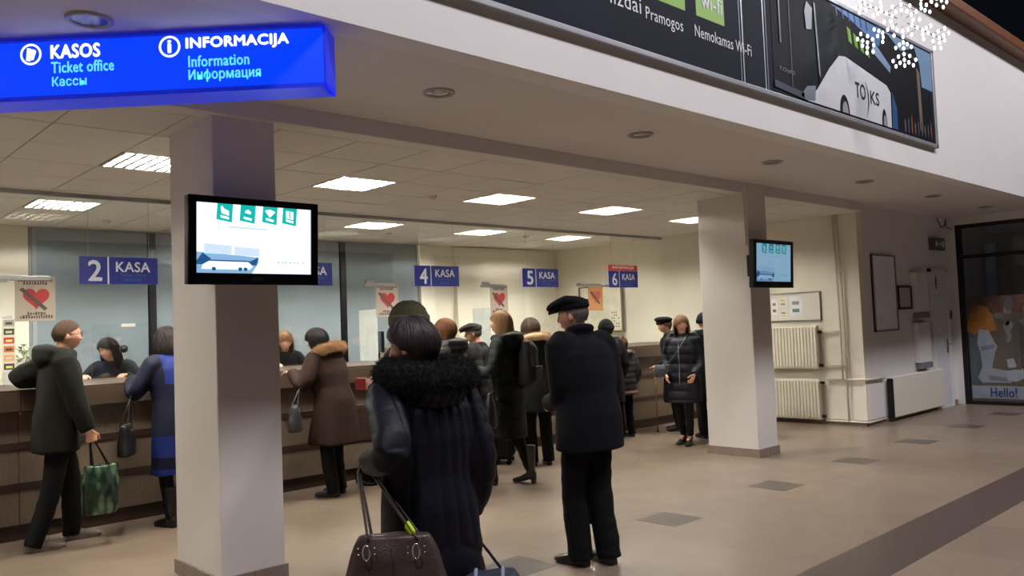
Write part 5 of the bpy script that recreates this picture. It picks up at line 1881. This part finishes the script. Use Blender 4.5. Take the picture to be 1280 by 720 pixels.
# leafy green shopper of the man in the parka
hnd = P1['hand'][-1]
t = thing('shopping_bag', 'shiny green leaf patterned shopping bag held by the man in parka', 'bag', (hnd.x + .06, hnd.y, .24), R(-12))
M_leaf = bpy.data.materials.new('leaf_print')
M_leaf.use_nodes = True
nt = M_leaf.node_tree
tc_ = nt.nodes.new('ShaderNodeTexCoord')
vo = nt.nodes.new('ShaderNodeTexVoronoi')
mp_ = nt.nodes.new('ShaderNodeMapping')
mp_.inputs['Rotation'].default_value = (0, .7, 0)
mp_.inputs['Scale'].default_value = (1, 1, .35)
vo.inputs['Scale'].default_value = 16
nt.links.new(tc_.outputs['Object'], mp_.inputs[0])
nt.links.new(mp_.outputs[0], vo.inputs['Vector'])
cr = nt.nodes.new('ShaderNodeValToRGB')
cr.color_ramp.elements[0].color = lin((110, 150, 110)) + (1,)
cr.color_ramp.elements[1].color = lin((24, 40, 30)) + (1,)
cr.color_ramp.elements[1].position = .55
nt.links.new(vo.outputs['Distance'], cr.inputs[0])
nt.links.new(cr.outputs[0], nt.nodes['Principled BSDF'].inputs['Base Color'])
nt.nodes['Principled BSDF'].inputs['Roughness'].default_value = .25
MATS['leaf_print'] = M_leaf
rs = [ring(0, 0, z, w_, d_, 26, 4) for z, w_, d_ in ((0, .11, .06), (.02, .125, .07), (.2, .13, .08), (.33, .125, .06), (.38, .12, .045))]
me = union(MB().rings(rs), .010, 2)
displace(me, lambda co: fold_noise(co, 13, .012, .8))
link('body', me, M_leaf, t, True)
for dy in (-.03, .03):
    strap(t, [Vector((t.location.x - .06, t.location.y + dy, .61)), hnd + Vector((-.012, 0, .0)), hnd + Vector((.012, 0, 0)), Vector((t.location.x + .06, t.location.y + dy, .61))], .007, C_blk, 'handle')


def shoulder_bag(person_, side, label, w_, d_, h_, m, off, drop, rz, name='shoulder_bag', hang='el'):
    e_ = person_[hang][side]
    t, b_ = soft_bag(name, label, 'handbag', (e_.x + off[0], e_.y + off[1], e_.z - drop), rz, w_, d_, h_, m, .85, .011, .006)
    hx_ = Vector((math.cos(R(rz)), math.sin(R(rz)), 0))
    c_ = Vector(t.location)
    for s_ in (-1, 1):
        ny = Vector((-hx_.y, hx_.x, 0)) * .03 * s_
        strap(t, [c_ + hx_ * -w_ * .3 + ny + Vector((0, 0, h_ * .94)), e_ + Vector((0, 0, -.04)) + hx_ * -.03 + Vector((off[0], off[1], 0)) * .4, e_ + Vector((0, 0, -.04)) + hx_ * .03 + Vector((off[0], off[1], 0)) * .4, c_ + hx_ * w_ * .3 + ny + Vector((0, 0, h_ * .94))], .008, m)
    obj('clasp', MB().ell((0, -d_ / 2 * .75, h_ * .8), .014, .008, .014, 10, 8), mat('silver_buckle', (214, 212, 208), .2, metal=1), t, True)
    return t


M_lb = mat('leather_black_soft', (22, 22, 26), .35, var=.12, vs=20, bump=.1)
shoulder_bag(P3, 1, 'black handbag hanging from the arm of the woman in blue', .30, .12, .26, M_lb, (-.10, -.10, 0), .50, 60)
shoulder_bag(P4, 1, 'dark grey leather handbag on the arm of the brown coat', .32, .13, .24, mat('leather_grey', (52, 52, 54), .35, var=.12, vs=20), (-.13, -.08, 0), .42, 60)
shoulder_bag(P6, 1, 'glossy black strap bag on the arm of the knitted hat man', .24, .10, .24, M_lb, (-.09, -.05, 0), .40, 40)
shoulder_bag(P10, 1, 'black handbag with buckles hanging from the blonde backpack woman', .30, .12, .34, M_lb, (-.09, -.09, 0), .52, 40)
t = shoulder_bag(P17, -1, 'bright pink and blue patterned bag carried by the hooded person', .30, .12, .32, mat('pink_blue_print', (120, 60, 110), .5, var=.9, vs=9), (.0, -.08, 0), .62, 20)
obj('pink_patch', MB().ell((-.07, -.052, .20), .05, .02, .06, 14, 10), mat('patch_pink', (230, 60, 90), .5, var=.1), t, True)
obj('blue_patch', MB().ell((.05, -.05, .10), .07, .02, .05, 14, 10), mat('patch_blue', (60, 70, 150), .5, var=.1), t, True)

# crossbody bag of the bobbed woman
c_ = P16['W'] @ Vector((.12, -.25, .86))
t, b_ = soft_bag('crossbody_bag', 'small grey crossbody bag worn by the bobbed woman', 'handbag', tuple(c_), 286, .20, .08, .16, mat('leather_midgrey', (48, 48, 54), .4, var=.1), .95, .009, .004)
strap(t, [c_ + Vector((0, 0, .14)), P16['U']((.175, -.12, 1.12)), P16['U']((.17, .02, 1.30)), P16['U']((.06, .10, 1.47)), P16['U']((-.12, .06, 1.43)), P16['U']((-.19, -.06, 1.2)), c_ + Vector((.1, .05, .14))], .008, MATS['leather_midgrey'])

# backpack of the blonde woman
bw = P10['W']
bp_c = bw @ Vector((-.22, -.05, .98))
t = thing('backpack', 'dark grey slack backpack on the shoulders of the blonde woman', 'backpack', tuple(bp_c), R(116))
mb = MB().rings([ring(0, 0, z, rx, ry, 22, 3) for z, rx, ry in ((0, .06, .12), (.03, .085, .15), (.2, .095, .16), (.36, .075, .14), (.45, .04, .10))])
me = union(mb, .011, 3)
displace(me, lambda co: fold_noise(co, 9, .02, .7))
b_ = link('body', me, fabric('backpack_grey', (50, 50, 54), .7), t, True)
obj('front_pocket', MB().box(-.118, -.085, -.10, .10, .05, .20), MATS['cloth_backpack_grey'], t, False, .012)
for sd in (1, -1):
    strap(t, [bp_c + bw.to_3x3() @ Vector((.03, sd * .09, .42)), P10['U']((-.02, sd * .11, 1.47)), P10['U']((.13, sd * .13, 1.30)), P10['U']((.08, sd * .21, 1.10)), bp_c + bw.to_3x3() @ Vector((.02, sd * .12, .08))], .012, MATS['cloth_backpack_grey'], 'shoulder_strap')

# red wallets
for P_, lab in ((P6, 'red wallet in the hand of the knitted hat man'), (P10, 'red wallet in the hand of the blonde backpack woman')):
    h_ = P_['hand'][1]
    fw = P_['W'].to_3x3() @ Vector((1, 0, 0))
    ang = math.degrees(math.atan2(fw.y, fw.x))
    t = thing('wallet', lab, 'wallet', tuple(h_ + fw * .04 + Vector((0, 0, -.035))), R(ang))
    for k, tilt in enumerate((10, -10)):
        obj('cover', MB().box(-.04, .045, -.006, .006, 0, .075).xf(Matrix.Translation((0, .012 * (k * 2 - 1), 0)) @ rot('Z', tilt)), mat('wallet_red', (170, 28, 30), .4), t, False, .003)
    obj('paper', MB().box(-.036, .04, -.004, .004, .005, .08), M_paper, t)

# walking stick
hc = P15['hand'][1]
t = thing('walking_stick', 'brown wooden walking stick held by the person in beret', 'walking stick', (hc.x, hc.y, 0))
obj('shaft', MB().tube([(0, 0, .02), (0, 0, hc.z - .01)], [.010, .012], 10), mat('stick_wood', (120, 82, 54), .5, var=.2), t, True)
obj('handle', MB().tube(bez([(0, 0, hc.z - .02), (0, 0, hc.z + .015), (-.02, .02, hc.z + .03), (-.06, .05, hc.z + .02)], 4), .012, 10, round_end=True), MATS['stick_wood'], t, True)
obj('rubber_tip', MB().cyl((0, 0, 0), .014, .03, 'z', 12), M_blackm, t, True)

# luggage on the floor
t, b_ = soft_bag('duffel_bag', 'large black duffel bag lying against the counter beside brown coat', 'bag', (4.97, 7.42, 0), 4, .62, .34, .30, fabric('duffel_black', (17, 17, 19), .7), .75, .014, .016)
for dy in (-.06, .06):
    strap(t, [Vector((4.80, 7.42 + dy, .27)), Vector((4.88, 7.42 + dy * 1.6, .33)), Vector((5.06, 7.42 + dy * 1.6, .33)), Vector((5.14, 7.42 + dy, .27))], .012, C_blk, 'handle')


def suitcase(label, loc, rz, w_, d_, h_, pull=0.0):
    t = thing('suitcase', label, 'suitcase', loc, R(rz))
    b_ = obj('shell', MB().box(-w_ / 2, w_ / 2, -d_ / 2, d_ / 2, .06, h_), fabric('suitcase_black', (20, 20, 23), .6), t, False, .035)
    obj('front_pocket', MB().box(-w_ / 2 + .04, w_ / 2 - .04, -d_ / 2 - .03, -d_ / 2 + .01, .12, h_ * .62), MATS['cloth_suitcase_black'], t, False, .015)
    for sx in (-1, 1):
        for sy in (-1, 1):
            obj('wheel', MB().cyl((sx * (w_ / 2 - .05) - .012, sy * (d_ / 2 - .04), .03), .03, .024, 'x', 16), M_black, t, True)
    obj('carry_handle', MB().tube(bez([(-.07, 0, h_ - .005), (-.06, 0, h_ + .03), (.06, 0, h_ + .03), (.07, 0, h_ - .005)], 4), .010, 8), M_black, t, True)
    if pull:
        obj('pull_handle', MB().tube([(-.08, d_ / 2 - .03, h_ - .02), (-.08, d_ / 2 - .03, h_ + pull), (.08, d_ / 2 - .03, h_ + pull), (.08, d_ / 2 - .03, h_ - .02)], .008, 8), M_metal, t)
    return t


suitcase('black suitcase on wheels standing behind the pillar near the radiators', (9.85, 5.78, 0), 30, .42, .26, .52)
suitcase('black wheeled suitcase beside the flat cap man at the counter', (6.50, 7.20, 0), 40, .36, .24, .48)


# plants and screens behind the glass
def plant(label, loc, n_, hgt, seed):
    rnd = random.Random(seed)
    t = thing('potted_plant', label, 'plant', loc)
    obj('pot', MB().rings([[(r_ * math.cos(2 * PI * i / 20), r_ * math.sin(2 * PI * i / 20), z) for i in range(20)] for r_, z in ((.05, 0), (.07, .09), (.076, .10), (.07, .10), (.066, .085))]), mat('pot_dark', (60, 52, 46), .6), t, True)
    lm = [mat('leaf_green', (70, 96, 62), .5, var=.25, vs=20), mat('leaf_pale', (140, 160, 124), .5, var=.2, vs=20)]
    for k in range(n_):
        a = rnd.uniform(0, 2 * PI)
        z0 = rnd.uniform(.09, hgt)
        r_ = rnd.uniform(.02, .09)
        L = rnd.uniform(.06, .11)
        p0 = Vector((0, 0, max(.08, z0 - .06)))
        p1 = Vector((r_ * math.cos(a), r_ * math.sin(a), z0))
        dr = Vector((math.cos(a), math.sin(a), rnd.uniform(-.4, .6))).normalized()
        sdv = dr.cross(Vector((0, 0, 1))).normalized()
        up_ = sdv.cross(dr)
        mid = p1 + dr * L * .5 + up_ * .012
        tip = p1 + dr * L
        w_ = L * .26
        lf = MB().add([p1, mid + sdv * w_, tip, mid - sdv * w_, mid + up_ * .006], [(0, 1, 4), (1, 2, 4), (2, 3, 4), (3, 0, 4)])
        lf.tube([p0, p1], .0025, 4)
        obj('leaf', lf, lm[k % 2], t)
    return t


plant('leafy pot plant behind glass beside the card stickers', (1.90, 8.66, 1.225), 46, .36, 1)
plant('leafy pot plant behind glass of window four', (6.02, 8.64, 1.225), 46, .32, 2)


def monitor(label, loc, rz):
    t = thing('computer_monitor', label, 'monitor', loc, R(rz))
    obj('casing', MB().box(-.22, .22, -.02, .02, .10, .36), M_black, t, False, .006)
    obj('screen', MB().box(-.205, .205, .02, .022, .115, .345), mat('monitor_screen', (70, 84, 100), .3), t)
    obj('neck', MB().box(-.03, .03, -.03, .01, .012, .14), M_black, t)
    obj('foot', MB().box(-.10, .10, -.08, .08, 0, .014), M_black, t, False, .004)


monitor('black computer monitor on the counter beside the pot plant of window four', (5.80, 8.72, 1.225), 78)
monitor('black computer monitor behind glass of window five', (8.45, 8.72, 1.225), 20)
monitor('black computer monitor behind glass of window two', (3.25, 8.74, 1.225), 40)
